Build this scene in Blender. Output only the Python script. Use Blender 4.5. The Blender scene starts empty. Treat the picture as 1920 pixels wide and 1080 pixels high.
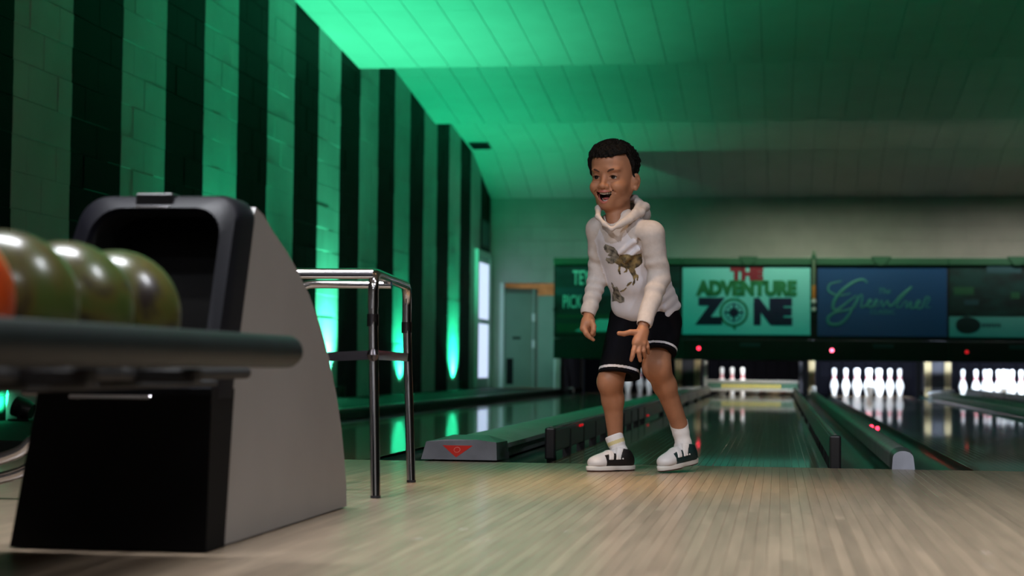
import bpy, bmesh, math, random
import numpy as np
from mathutils import Vector, Matrix
from mathutils.bvhtree import BVHTree

random.seed(7)
RNG = np.random.default_rng(7)
SC = bpy.context.scene
COL = SC.collection
PI = math.pi

# ------------------------------------------------------------------ camera
FPX = 3356.0
CAM = Vector((0.3385, -6.828, 0.3717))
CR = Vector((0.98911, 0.14683, 0.00979))
CU = Vector((-0.00331, -0.04429, 0.99901))
CF = Vector((-0.14712, 0.98817, 0.04333))
cam_data = bpy.data.cameras.new('camera')
cam_data.sensor_width = 36.0
cam_data.lens = 36.0 * FPX / 1920.0
cam_data.clip_start = 0.05
cam_data.dof.use_dof = True
cam_data.dof.focus_distance = 6.25
cam_data.dof.aperture_fstop = 3.3
cam = bpy.data.objects.new('camera', cam_data)
COL.objects.link(cam)
m3 = Matrix((CR, CU, -CF)).transposed()
cam.matrix_world = Matrix.Translation(CAM) @ m3.to_4x4()
SC.camera = cam

# ------------------------------------------------------------------ world, view
world = bpy.data.worlds.new('world')
SC.world = world
world.use_nodes = True
world.node_tree.nodes['Background'].inputs[0].default_value = (0.02, 0.024, 0.03, 1)
world.node_tree.nodes['Background'].inputs[1].default_value = 0.3
SC.view_settings.view_transform = 'Standard'
SC.view_settings.look = 'None'
SC.view_settings.gamma = 1.0
SC.view_settings.use_curve_mapping = False
SC.view_settings.exposure = 0.0
SC.cycles.use_denoising = True
SC.cycles.max_bounces = 8
SC.cycles.sample_clamp_indirect = 4.0
SC.cycles.caustics_reflective = False
SC.cycles.caustics_refractive = False

# lamp powers of the place (the lamps themselves are built with their fixtures below)
CEIL_W = 44.0        # cool ceiling panels over the approach and concourse
WARM_W = 3.2         # warm downlights
TRACK_W = 265.0      # unseen track spots added to light the child
COVE_W = 14.5         # strip lamps hidden behind the last ceiling step
UPLIGHT_W = 310.0     # green wall uplights
PINLAMP_W = 75.0      # pin deck lamps

# ------------------------------------------------------------------ pixel helper (1920x1080) on a real plane Y = const
def K(px, py, Y):
    d = CF + CR * ((px - 960) / FPX) - CU * ((py - 540) / FPX)
    t = (Y - CAM.y) / d.y
    return CAM + d * t
def Kx(px, py, X):
    d = CF + CR * ((px - 960) / FPX) - CU * ((py - 540) / FPX)
    t = (X - CAM.x) / d.x
    return CAM + d * t
def px_of(P):
    v = Vector(P) - CAM
    d = v.dot(CF)
    return 960 + FPX * v.dot(CR) / d, 540 - FPX * v.dot(CU) / d, d

# ------------------------------------------------------------------ materials
MATS = {}
def mat(name, color, rough=0.5, metal=0.0, coat=0.0, coat_rough=0.1, var=0.0, scale=6.0, bump=0.0, bscale=40.0,
        stretch=(1, 1, 1), rnd=0.0, emit=None, emit_s=0.0, spec=0.5, color2=None):
    m = bpy.data.materials.new(name)
    m.use_nodes = True
    nt = m.node_tree
    b = nt.nodes['Principled BSDF']
    b.inputs['Roughness'].default_value = rough
    b.inputs['Metallic'].default_value = metal
    b.inputs['Coat Weight'].default_value = coat
    b.inputs['Coat Roughness'].default_value = coat_rough
    b.inputs['Specular IOR Level'].default_value = spec
    c = (*color, 1)
    b.inputs['Base Color'].default_value = c
    if emit is not None:
        b.inputs['Emission Color'].default_value = (*emit, 1)
        b.inputs['Emission Strength'].default_value = emit_s
    src = None
    if var > 0 or bump > 0 or color2 is not None:
        geo = nt.nodes.new('ShaderNodeNewGeometry')
        mp = nt.nodes.new('ShaderNodeMapping')
        mp.inputs['Scale'].default_value = stretch
        nt.links.new(geo.outputs['Position'], mp.inputs['Vector'])
    if var > 0 or color2 is not None:
        nz = nt.nodes.new('ShaderNodeTexNoise')
        nz.inputs['Scale'].default_value = scale
        nz.inputs['Detail'].default_value = 5
        nt.links.new(mp.outputs[0], nz.inputs['Vector'])
        mx = nt.nodes.new('ShaderNodeMix')
        mx.data_type = 'RGBA'
        rp = nt.nodes.new('ShaderNodeMapRange')
        rp.inputs['From Min'].default_value = 0.35
        rp.inputs['From Max'].default_value = 0.65
        nt.links.new(nz.outputs['Fac'], rp.inputs['Value'])
        nt.links.new(rp.outputs[0], mx.inputs['Factor'])
        c2 = color2 if color2 is not None else tuple(x * (1 + var) for x in color)
        c1 = color if color2 is not None else tuple(x * (1 - var) for x in color)
        mx.inputs['A'].default_value = (*c1, 1)
        mx.inputs['B'].default_value = (*c2, 1)
        src = mx.outputs['Result']
    if rnd > 0:
        oi = nt.nodes.new('ShaderNodeObjectInfo')
        rr = nt.nodes.new('ShaderNodeMapRange')
        rr.inputs['To Min'].default_value = 1 - rnd
        rr.inputs['To Max'].default_value = 1 + rnd
        nt.links.new(oi.outputs['Random'], rr.inputs['Value'])
        hs = nt.nodes.new('ShaderNodeHueSaturation')
        nt.links.new(rr.outputs[0], hs.inputs['Value'])
        if src is not None:
            nt.links.new(src, hs.inputs['Color'])
        else:
            hs.inputs['Color'].default_value = c
        src = hs.outputs['Color']
    if src is not None:
        nt.links.new(src, b.inputs['Base Color'])
    if bump > 0:
        nb = nt.nodes.new('ShaderNodeTexNoise')
        nb.inputs['Scale'].default_value = bscale
        nb.inputs['Detail'].default_value = 4
        nt.links.new(mp.outputs[0], nb.inputs['Vector'])
        bp = nt.nodes.new('ShaderNodeBump')
        bp.inputs['Strength'].default_value = bump
        bp.inputs['Distance'].default_value = 0.01
        nt.links.new(nb.outputs['Fac'], bp.inputs['Height'])
        nt.links.new(bp.outputs[0], b.inputs['Normal'])
    MATS[name] = m
    return m

mat('maple', (0.31, 0.232, 0.162), rough=0.33, coat=0.22, coat_rough=0.14, var=0.12, scale=3.0, stretch=(14, 0.9, 1), rnd=0.13)
mat('lane_maple', (0.24, 0.16, 0.09), rough=0.17, coat=0.7, coat_rough=0.035, var=0.12, scale=3.0, stretch=(14, 0.5, 1), rnd=0.10)
mat('lane_base', (0.05, 0.035, 0.02), rough=0.5)
mat('floor_base', (0.16, 0.10, 0.06), rough=0.6)
mat('gutter', (0.008, 0.028, 0.022), rough=0.28, var=0.2, scale=3)
mat('cap_grey', (0.30, 0.31, 0.33), rough=0.38, var=0.12, scale=9, bump=0.05)
mat('cap_metal', (0.17, 0.175, 0.20), rough=0.42, metal=0.5, var=0.10, scale=14)
mat('emblem_red', (0.52, 0.018, 0.010), rough=0.35)
mat('emblem_line', (0.75, 0.25, 0.2), rough=0.4)
mat('bumper_black', (0.012, 0.016, 0.018), rough=0.30, var=0.3, scale=5)
mat('bumper_top', (0.16, 0.19, 0.18), rough=0.25, metal=0.5)
mat('black_plastic', (0.010, 0.010, 0.013), rough=0.36, var=0.2, scale=12)
mat('body_black', (0.003, 0.003, 0.004), rough=0.7, spec=0.12)
mat('hood_black', (0.0035, 0.0035, 0.007), spec=0.2, rough=0.5, var=0.15, scale=10, bump=0.04, bscale=120)
mat('hood_inner', (0.003, 0.003, 0.004), rough=0.7)
mat('panel_grey', (0.235, 0.222, 0.215), rough=0.42, var=0.03, scale=5, bump=0.02, bscale=160)
mat('rail_rubber', (0.007, 0.011, 0.012), spec=0.25, rough=0.5, var=0.15, scale=9)
mat('chrome', (0.62, 0.60, 0.62), rough=0.10, metal=1.0)
mat('dark_chrome', (0.10, 0.09, 0.10), rough=0.25, metal=1.0)
mat('ceiling_paint', (0.56, 0.57, 0.54), rough=0.55, var=0.03, scale=3, rnd=0.02)
mat('ceiling_dark', (0.06, 0.065, 0.06), rough=0.7)
mat('concourse_paint', (0.52, 0.51, 0.49), rough=0.8)
mat('dark_paint', (0.018, 0.022, 0.022), rough=0.6)
mat('mortar', (0.12, 0.13, 0.12), rough=0.8)
mat('back_paint', (0.42, 0.43, 0.40), rough=0.55, var=0.05, scale=4, rnd=0.03)
mat('mask_green', (0.012, 0.085, 0.042), rough=0.45)
mat('mask_black', (0.006, 0.009, 0.009), rough=0.5)
mat('sign_white', (0.20, 0.52, 0.50), rough=0.35, emit=(0.0, 0.62, 0.48), emit_s=0.14)  # faint emission added to brighten the panel; the sign is no lamp
mat('sign_blue', (0.015, 0.055, 0.15), rough=0.30, emit=(0.02, 0.16, 0.42), emit_s=0.035)  # slight glow put into the blue panel's material
mat('sign_dark', (0.010, 0.016, 0.020), rough=0.35, color2=(0.012, 0.05, 0.05), scale=3.0, stretch=(1, 1, 2.0))
mat('sign_slate', (0.02, 0.07, 0.09), rough=0.4)
mat('sign_teal', (0.11, 0.26, 0.24), rough=0.35, emit=(0.0, 0.4, 0.36), emit_s=0.08)  # teal band given a weak glow to lift its tone
mat('ink_navy', (0.008, 0.012, 0.06), rough=0.5)
mat('ink_green', (0.015, 0.20, 0.075), rough=0.5)
mat('ink_red', (0.22, 0.012, 0.03), rough=0.5)
mat('ink_mint', (0.30, 0.62, 0.50), rough=0.5, emit=(0.0, 0.6, 0.42), emit_s=0.12)  # pale letters carry a faint added glow
mat('ink_script', (0.05, 0.24, 0.20), rough=0.5, emit=(0.0, 0.5, 0.4), emit_s=0.025)  # script strokes carry a very weak added glow
mat('ink_dark', (0.006, 0.03, 0.04), rough=0.5)
mat('pin_white', (0.82, 0.82, 0.82), rough=0.25, coat=0.4)
mat('pin_red', (0.60, 0.03, 0.05), rough=0.3)
mat('kick_wood', (0.12, 0.092, 0.045), rough=0.45, var=0.25, scale=5, stretch=(5, 5, 1))
mat('kick_dark', (0.012, 0.012, 0.016), rough=0.6, spec=0.2)
mat('machine_grey', (0.22, 0.22, 0.21), rough=0.4, metal=0.4)
mat('machine_green', (0.02, 0.06, 0.04), rough=0.5)
mat('machine_yellow', (0.40, 0.32, 0.07), rough=0.5)
mat('curtain', (0.003, 0.003, 0.005), rough=0.9, spec=0.05)
mat('door_teal', (0.24, 0.33, 0.30), rough=0.5, var=0.05, scale=3)
mat('door_white', (0.80, 0.82, 0.86), rough=0.45)
mat('room_tan', (0.50, 0.40, 0.26), rough=0.6, var=0.25, scale=5)
mat('walk_dark', (0.008, 0.012, 0.010), rough=0.6, spec=0.2)
mat('lamp_black', (0.012, 0.012, 0.012), rough=0.4)
mat('lens_green', (0.1, 0.9, 0.5), rough=0.3, emit=(0.10, 1.0, 0.50), emit_s=14.0)
mat('led_red', (0.8, 0.02, 0.05), rough=0.3, emit=(1.0, 0.03, 0.07), emit_s=5.0)
mat('led_pink', (0.8, 0.2, 0.3), rough=0.3, emit=(1.0, 0.10, 0.18), emit_s=10.0)
mat('led_dim', (0.5, 0.01, 0.02), rough=0.3, emit=(1.0, 0.02, 0.03), emit_s=0.7)
mat('reflector_red', (0.65, 0.01, 0.012), rough=0.25, emit=(1.0, 0.01, 0.02), emit_s=0.35)
mat('tube_white', (0.9, 0.9, 0.9), rough=0.4, emit=(0.82, 0.9, 1.0), emit_s=6.0)
mat('tube_warm', (0.9, 0.8, 0.6), rough=0.4, emit=(1.0, 0.62, 0.28), emit_s=8.0)
mat('amber', (0.65, 0.25, 0.05), rough=0.4)
mat('pole_green', (0.13, 0.20, 0.14), rough=0.5)

# painted stripes on the left wall: flat paint, alternating bands two blocks wide
def stripe_material():
    m = bpy.data.materials.new('stripe_paint')
    m.use_nodes = True
    nt = m.node_tree
    b = nt.nodes['Principled BSDF']
    geo = nt.nodes.new('ShaderNodeNewGeometry')
    sep = nt.nodes.new('ShaderNodeSeparateXYZ')
    nt.links.new(geo.outputs['Position'], sep.inputs[0])
    def math_node(op, a, bb):
        n = nt.nodes.new('ShaderNodeMath')
        n.operation = op
        for i, v in enumerate((a, bb)):
            if isinstance(v, (int, float)):
                n.inputs[i].default_value = v
            elif v is not None:
                nt.links.new(v, n.inputs[i])
        return n.outputs[0]
    nz = nt.nodes.new('ShaderNodeTexNoise')
    nz.inputs['Scale'].default_value = 9
    nt.links.new(geo.outputs['Position'], nz.inputs['Vector'])
    wob = math_node('MULTIPLY', math_node('SUBTRACT', nz.outputs['Fac'], 0.5), 0.012)
    s = math_node('DIVIDE', math_node('SUBTRACT', 18.593, math_node('ADD', sep.outputs['Y'], wob)), 0.8128)
    fr = math_node('FRACT', math_node('MULTIPLY', s, 0.5), None)
    white = math_node('GREATER_THAN', fr, 0.5)
    mx = nt.nodes.new('ShaderNodeMix')
    mx.data_type = 'RGBA'
    nt.links.new(white, mx.inputs['Factor'])
    mx.inputs['A'].default_value = (0.0015, 0.002, 0.0018, 1)
    n2 = nt.nodes.new('ShaderNodeTexNoise')
    n2.inputs['Scale'].default_value = 2.3
    n2.inputs['Detail'].default_value = 6
    nt.links.new(geo.outputs['Position'], n2.inputs['Vector'])
    rp = nt.nodes.new('ShaderNodeMapRange')
    rp.inputs['From Min'].default_value = 0.3
    rp.inputs['From Max'].default_value = 0.7
    rp.inputs['To Min'].default_value = 0.42
    rp.inputs['To Max'].default_value = 0.52
    nt.links.new(n2.outputs['Fac'], rp.inputs['Value'])
    cmb = nt.nodes.new('ShaderNodeCombineColor')
    for i in range(3):
        nt.links.new(rp.outputs[0], cmb.inputs[i])
    nt.links.new(cmb.outputs[0], mx.inputs['B'])
    nt.links.new(mx.outputs['Result'], b.inputs['Base Color'])
    b.inputs['Roughness'].default_value = 0.5
    nt.links.new(math_node('ADD', math_node('MULTIPLY', white, 0.22), 0.03), b.inputs['Specular IOR Level'])
    nb = nt.nodes.new('ShaderNodeTexNoise')
    nb.inputs['Scale'].default_value = 60
    nt.links.new(geo.outputs['Position'], nb.inputs['Vector'])
    bp = nt.nodes.new('ShaderNodeBump')
    bp.inputs['Strength'].default_value = 0.10
    bp.inputs['Distance'].default_value = 0.01
    nt.links.new(nb.outputs['Fac'], bp.inputs['Height'])
    nt.links.new(bp.outputs[0], b.inputs['Normal'])
    MATS['stripe_paint'] = m
stripe_material()

# marbled urethane for bowling balls
def marble(name, cols, scale):
    m = bpy.data.materials.new(name)
    m.use_nodes = True
    nt = m.node_tree
    b = nt.nodes['Principled BSDF']
    tc = nt.nodes.new('ShaderNodeTexCoord')
    oi = nt.nodes.new('ShaderNodeObjectInfo')
    ad = nt.nodes.new('ShaderNodeVectorMath')
    ad.operation = 'ADD'
    mu = nt.nodes.new('ShaderNodeMath')
    mu.operation = 'MULTIPLY'
    mu.inputs[1].default_value = 7.0
    nt.links.new(oi.outputs['Random'], mu.inputs[0])
    nt.links.new(tc.outputs['Object'], ad.inputs[0])
    nt.links.new(mu.outputs[0], ad.inputs[1])
    nz = nt.nodes.new('ShaderNodeTexNoise')
    nz.inputs['Scale'].default_value = scale
    nz.inputs['Detail'].default_value = 4
    nz.inputs['Distortion'].default_value = 1.6
    nt.links.new(ad.outputs[0], nz.inputs['Vector'])
    cr = nt.nodes.new('ShaderNodeValToRGB')
    e = cr.color_ramp.elements
    e[0].position, e[0].color = 0.34, (*cols[0], 1)
    e[1].position, e[1].color = 0.66, (*cols[2], 1)
    k = cr.color_ramp.elements.new(0.48)
    k.color = (*cols[1], 1)
    nt.links.new(nz.outputs['Fac'], cr.inputs[0])
    nt.links.new(cr.outputs[0], b.inputs['Base Color'])
    b.inputs['Roughness'].default_value = 0.30
    b.inputs['Coat Weight'].default_value = 0.25
    b.inputs['Coat Roughness'].default_value = 0.13
    MATS[name] = m
marble('ball_olive', [(0.028, 0.020, 0.016), (0.085, 0.076, 0.016), (0.058, 0.088, 0.018)], 6.0)
marble('ball_orange', [(0.45, 0.05, 0.008), (0.55, 0.065, 0.010), (0.6, 0.09, 0.012)], 5.0)

# ------------------------------------------------------------------ mesh helpers
class MB:
    def __init__(s):
        s.v, s.f, s.mi = [], [], []
    def add(s, v, f, mi=0, M=None):
        o = len(s.v)
        for p in v:
            s.v.append(tuple(M @ Vector(p)) if M is not None else tuple(p))
        for q in f:
            s.f.append(tuple(o + i for i in q))
            s.mi.append(mi)
        return s
    def box(s, x0, x1, y0, y1, z0, z1, mi=0, M=None):
        v = [(x, y, z) for z in (z0, z1) for y in (y0, y1) for x in (x0, x1)]
        f = [(0, 2, 3, 1), (4, 5, 7, 6), (0, 1, 5, 4), (2, 6, 7, 3), (0, 4, 6, 2), (1, 3, 7, 5)]
        return s.add(v, f, mi, M)
    def rbox(s, x0, x1, y0, y1, z0, z1, r, seg=2, mi=0, M=None):
        bm = bmesh.new()
        bmesh.ops.create_cube(bm, size=1)
        for v in bm.verts:
            v.co = ((x0 + x1) / 2 + v.co.x * (x1 - x0), (y0 + y1) / 2 + v.co.y * (y1 - y0), (z0 + z1) / 2 + v.co.z * (z1 - z0))
        bmesh.ops.bevel(bm, geom=bm.edges[:], offset=r, segments=seg, affect='EDGES', profile=0.5)
        bm.verts.index_update()
        s.add([v.co[:] for v in bm.verts], [[v.index for v in f.verts] for f in bm.faces], mi, M)
        bm.free()
        return s
    def tube(s, pts, r, n=12, mi=0, caps=True, flat=1.0):
        pts = [Vector(p) for p in pts]
        rs = r if isinstance(r, (list, tuple)) else [r] * len(pts)
        o = len(s.v)
        ref = None
        for i, p in enumerate(pts):
            a = pts[max(i - 1, 0)]
            b = pts[min(i + 1, len(pts) - 1)]
            t = (b - a).normalized()
            if ref is None:
                ref = Vector((0, 0, 1)) if abs(t.z) < 0.9 else Vector((1, 0, 0))
            x = (ref - t * ref.dot(t)).normalized()
            ref = x
            y = t.cross(x)
            for k in range(n):
                an = 2 * PI * k / n
                s.v.append(tuple(p + x * (math.cos(an) * rs[i]) + y * (math.sin(an) * rs[i] * flat)))
        for i in range(len(pts) - 1):
            for k in range(n):
                s.f.append((o + i * n + k, o + i * n + (k + 1) % n, o + (i + 1) * n + (k + 1) % n, o + (i + 1) * n + k))
                s.mi.append(mi)
        if caps:
            s.f.append(tuple(o + k for k in range(n))[::-1])
            s.f.append(tuple(o + (len(pts) - 1) * n + k for k in range(n)))
            s.mi += [mi, mi]
        return s
    def lathe(s, prof, n=20, mi=0, M=None, mis=None):
        v = []
        for r, z in prof:
            for k in range(n):
                a = 2 * PI * k / n
                v.append((r * math.cos(a), r * math.sin(a), z))
        o = len(s.v)
        s.add(v, [], mi, M)
        for i in range(len(prof) - 1):
            for k in range(n):
                s.f.append((o + i * n + k, o + i * n + (k + 1) % n, o + (i + 1) * n + (k + 1) % n, o + (i + 1) * n + k))
                s.mi.append(mis[i] if mis else mi)
        return s
    def prism(s, poly, axis, a, b, mi=0):
        """poly in the two other axes, extruded along axis from a to b"""
        def mk(p, h):
            q = list(p)
            q.insert(axis, h)
            return tuple(q)
        n = len(poly)
        v = [mk(p, a) for p in poly] + [mk(p, b) for p in poly]
        f = [tuple(range(n)), tuple(range(2 * n - 1, n - 1, -1))] + [(i, i + n, (i + 1) % n + n, (i + 1) % n) for i in range(n)]
        return s.add(v, f, mi)
    def mesh(s, name, mats, smooth=False, angle=None):
        me = bpy.data.meshes.new(name)
        me.from_pydata(s.v, [], s.f)
        for m in (mats if isinstance(mats, (list, tuple)) else [mats]):
            me.materials.append(MATS[m] if isinstance(m, str) else m)
        me.polygons.foreach_set('material_index', s.mi)
        bm = bmesh.new()
        bm.from_mesh(me)
        bmesh.ops.recalc_face_normals(bm, faces=bm.faces[:])
        bm.to_mesh(me)
        bm.free()
        if smooth:
            me.polygons.foreach_set('use_smooth', [True] * len(me.polygons))
            if angle is not None:
                me.set_sharp_from_angle(angle=angle)
        me.update()
        return me
    def build(s, name, mats, parent=None, smooth=False, angle=0.7, loc=None):
        return link(name, s.mesh(name, mats, smooth, angle), parent, loc)

def link(name, data, parent=None, loc=None):
    o = bpy.data.objects.new(name, data)
    COL.objects.link(o)
    if parent is not None:
        o.parent = parent
        if loc is None:
            o.matrix_parent_inverse = Matrix.Translation(-world_loc(parent))
    if loc is not None:
        o.location = loc
    return o
def world_loc(o):
    p = Vector(o.location)
    if o.parent is not None:
        p = p + world_loc(o.parent) + Vector(o.matrix_parent_inverse.translation)
    return p
def thing(name, label, cat, loc=(0, 0, 0), group=None):
    o = bpy.data.objects.new(name, None)
    COL.objects.link(o)
    o.location = loc
    o.empty_display_size = 0.1
    return tag(o, label, cat, group)
def tag(o, label=None, cat=None, group=None, kind=None):
    if label: o['label'] = label
    if cat: o['category'] = cat
    if group: o['group'] = group
    if kind: o['kind'] = kind
    return o
def struct(name, label, cat='structure', loc=(0, 0, 0)):
    o = thing(name, label, cat, loc)
    o['kind'] = 'structure'
    return o
def copy_tree(o, parent=None, loc=None):
    c = o.copy()
    COL.objects.link(c)
    if parent is not None:
        c.parent = parent
    if loc is not None:
        c.location = loc
    for ch in o.children:
        copy_tree(ch, c)
    return c
def bez(pts, n=8):
    """smooth polyline through points (Catmull-Rom)"""
    P = [Vector(p) for p in pts]
    out = []
    for i in range(len(P) - 1):
        p0, p1, p2, p3 = P[max(i - 1, 0)], P[i], P[i + 1], P[min(i + 2, len(P) - 1)]
        for k in range(n):
            t = k / n
            out.append(0.5 * ((2 * p1) + (p2 - p0) * t + (2 * p0 - 5 * p1 + 4 * p2 - p3) * t * t + (3 * p1 - p0 - 3 * p2 + p3) * t ** 3))
    out.append(P[-1])
    return out
def text(body, name, size, loc, m, parent, extrude=0.004, shear=0.0, sx=1.0, bold=0.0, align='CENTER'):
    cu = bpy.data.curves.new(name, 'FONT')
    cu.body = body
    cu.size = size
    cu.align_x = align
    cu.align_y = 'CENTER'
    cu.extrude = extrude
    cu.shear = shear
    cu.offset = bold
    cu.resolution_u = 3
    cu.materials.append(MATS[m])
    tmp = bpy.data.objects.new(name + '_curve', cu)
    COL.objects.link(tmp)
    me = bpy.data.meshes.new_from_object(tmp.evaluated_get(bpy.context.evaluated_depsgraph_get()))
    bpy.data.objects.remove(tmp)
    bpy.data.curves.remove(cu)
    me.name = name
    o = bpy.data.objects.new(name, me)
    COL.objects.link(o)
    o.parent = parent
    o.location = Vector(loc) - world_loc(parent)
    o.rotation_euler = (PI / 2, 0, 0)
    o.scale = (sx, 1, 1)
    return o
def area_lamp(name, loc, sx, sy, power, color, direction, parent, spread=PI):
    l = bpy.data.lights.new(name, 'AREA')
    l.shape = 'RECTANGLE'
    l.size, l.size_y = sx, sy
    l.energy = power
    l.color = color
    l.spread = spread
    o = bpy.data.objects.new(name, l)
    COL.objects.link(o)
    o.parent = parent
    o.location = Vector(loc) - world_loc(parent)
    o.rotation_euler = Vector(direction).to_track_quat('-Z', 'Y').to_euler()
    return o
def spot_lamp(name, loc, power, color, direction, angle, parent, blend=0.8, radius=0.04):
    l = bpy.data.lights.new(name, 'SPOT')
    l.energy = power
    l.color = color
    l.spot_size = angle
    l.spot_blend = blend
    l.shadow_soft_size = radius
    o = bpy.data.objects.new(name, l)
    COL.objects.link(o)
    o.parent = parent
    o.location = Vector(loc) - world_loc(parent)
    o.rotation_euler = Vector(direction).to_track_quat('-Z', 'Y').to_euler()
    return o

# ================================================================== the place
HW = 0.5271                      # half a lane
PA, PB = 1.589, 1.7834           # lane pitches: plain division, ball return division
LANES = [-PB, 0.0, PA, PA + PB, PA + PB + PA]
XW, YB = -3.7785, 18.593         # left wall, back wall
XR = 7.0                         # right wall
YREAR = -9.5
YA = -4.75                       # where the strip floor of the approach ends behind the camera side

# ------------------------------------------------------------------ floor of the approach
floor = struct('floor', 'light maple strip floor of the approach in front of the lanes', 'floor')
MB().box(XW, XR, YREAR, -0.004, -0.12, -0.0065).build('subfloor', 'floor_base', floor)
BW = 0.0269
strip_mesh = {}
def strip(length):
    key = round(length, 3)
    if key not in strip_mesh:
        b = 0.0009
        y0, y1 = 0.0003, key - 0.0003
        x0, x1 = 0.0002, BW - 0.0002
        v = [(x0, y0, -0.006), (x1, y0, -0.006), (x1, y1, -0.006), (x0, y1, -0.006),
             (x0, y0, -b), (x1, y0, -b), (x1, y1, -b), (x0, y1, -b),
             (x0 + b, y0 + b, 0), (x1 - b, y0 + b, 0), (x1 - b, y1 - b, 0), (x0 + b, y1 - b, 0)]
        f = [(8, 9, 10, 11)]
        for a in range(4):
            c = (a + 1) % 4
            f += [(a, c, c + 4, a + 4), (a + 4, c + 4, c + 8, a + 8)]
        strip_mesh[key] = MB().add(v, f).mesh('floor_board', 'maple')
    return strip_mesh[key]
xs_all = np.arange(-2.56, 2.60, BW)
near = [x for x in xs_all if -1.45 < x < 1.30]
pool = [1.15, 1.4, 1.65, 1.9, 2.15]
count = 0
rest = MB()
def strip_rest(x, y0, ln):
    rest.box(x + 0.0002, x + BW - 0.0002, y0 + 0.0003, y0 + ln - 0.0003, -0.006, 0)
for x in xs_all:
    y = -0.004
    is_near = -1.42 < x < 1.30
    first = True
    while y > YA:
        ln = random.choice(pool) if not first else random.choice([1.15, 1.4, 1.65, 1.9, 2.15])
        if y - ln < YA + 0.5:
            ln = round(y - YA, 3)
        y0 = y - ln
        # the strips that show largest are objects of their own
        if count < 300 and is_near and y0 < -0.3:
            o = link('floor_board', strip(ln), floor, (float(x), y0, 0))
            count += 1
        else:
            strip_rest(float(x), y0, ln)
        y = y0
        first = False
xe = float(xs_all[-1]) + BW
for x0, x1 in ((xe, XR), (-2.62, -2.56)):
    rest.box(x0, x1, YA, -0.004, -0.006, 0)
rest.box(XW, XR, YREAR, YA - 0.001, -0.006, 0)
rest.box(XW, -2.62, YA, -0.004, -0.006, 0)
ro = rest.build('floor_board_remainder', 'maple', floor)
ro['kind'] = 'stuff'

# ------------------------------------------------------------------ lanes with gutters
LANE_LEN = 19.15
LABL = ['leftmost bowling lane beside the striped wall', 'bowling lane with raised bumpers behind the child',
        'bowling lane right of the bumper, with a full rack of pins', 'rightmost bowling lane in view, cut off by the frame',
        'bowling lane out at the right wall']
BRD = 2 * HW / 39
def lane_board_mesh():
    b = 0.0008
    x0, x1 = 0.00015, BRD - 0.00015
    y0, y1 = 0.0, LANE_LEN
    v = [(x0, y0, -0.006), (x1, y0, -0.006), (x1, y1, -0.006), (x0, y1, -0.006),
         (x0, y0, -b), (x1, y0, -b), (x1, y1, -b), (x0, y1, -b),
         (x0 + b, y0, 0), (x1 - b, y0, 0), (x1 - b, y1, 0), (x0 + b, y1, 0)]
    f = [(8, 9, 10, 11)]
    for a in range(4):
        c = (a + 1) % 4
        f += [(a, c, c + 4, a + 4), (a + 4, c + 4, c + 8, a + 8)]
    return MB().add(v, f).mesh('lane_board', 'lane_maple')
LBM = lane_board_mesh()
def gutter_mesh(w):
    n = 10
    b = MB()
    prof = [(w / 2 * (1 - math.cos(PI * k / n)), -0.012 - 0.075 * math.sin(PI * k / n)) for k in range(n + 1)]
    prof = [(0, -0.002)] + prof + [(w, -0.002)]
    pr = prof + [(w, -0.12), (0, -0.12)]
    b.prism([(p[0], p[1]) for p in pr], 1, 0.0, LANE_LEN + 0.3)
    return b.mesh('gutter', 'gutter', True, 0.6)
GW = 0.2345
GM = gutter_mesh(GW)
GMn = gutter_mesh(0.2193)
for i, cx in enumerate(LANES):
    ln = thing('bowling_lane', LABL[i], 'bowling lane', (cx, 0, 0), 'bowling lanes')
    MB().box(cx - HW, cx + HW, 0, LANE_LEN, -0.12, -0.0065).build('lane_bed', 'lane_base', ln)
    if i < 4:
        for k in range(39):
            link('lane_board', LBM, ln, (-HW + k * BRD, 0, 0))
    else:
        MB().box(cx - HW, cx + HW, 0, LANE_LEN, -0.006, 0).build('lane_surface', 'lane_maple', ln)
    link('gutter', GM, ln, (HW + 0.0002, 0, 0))
    link('gutter', GMn if i in (2, 4) else GM, ln, (-HW - (0.2193 if i in (2, 4) else GW) - 0.0002, 0, 0))

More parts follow.
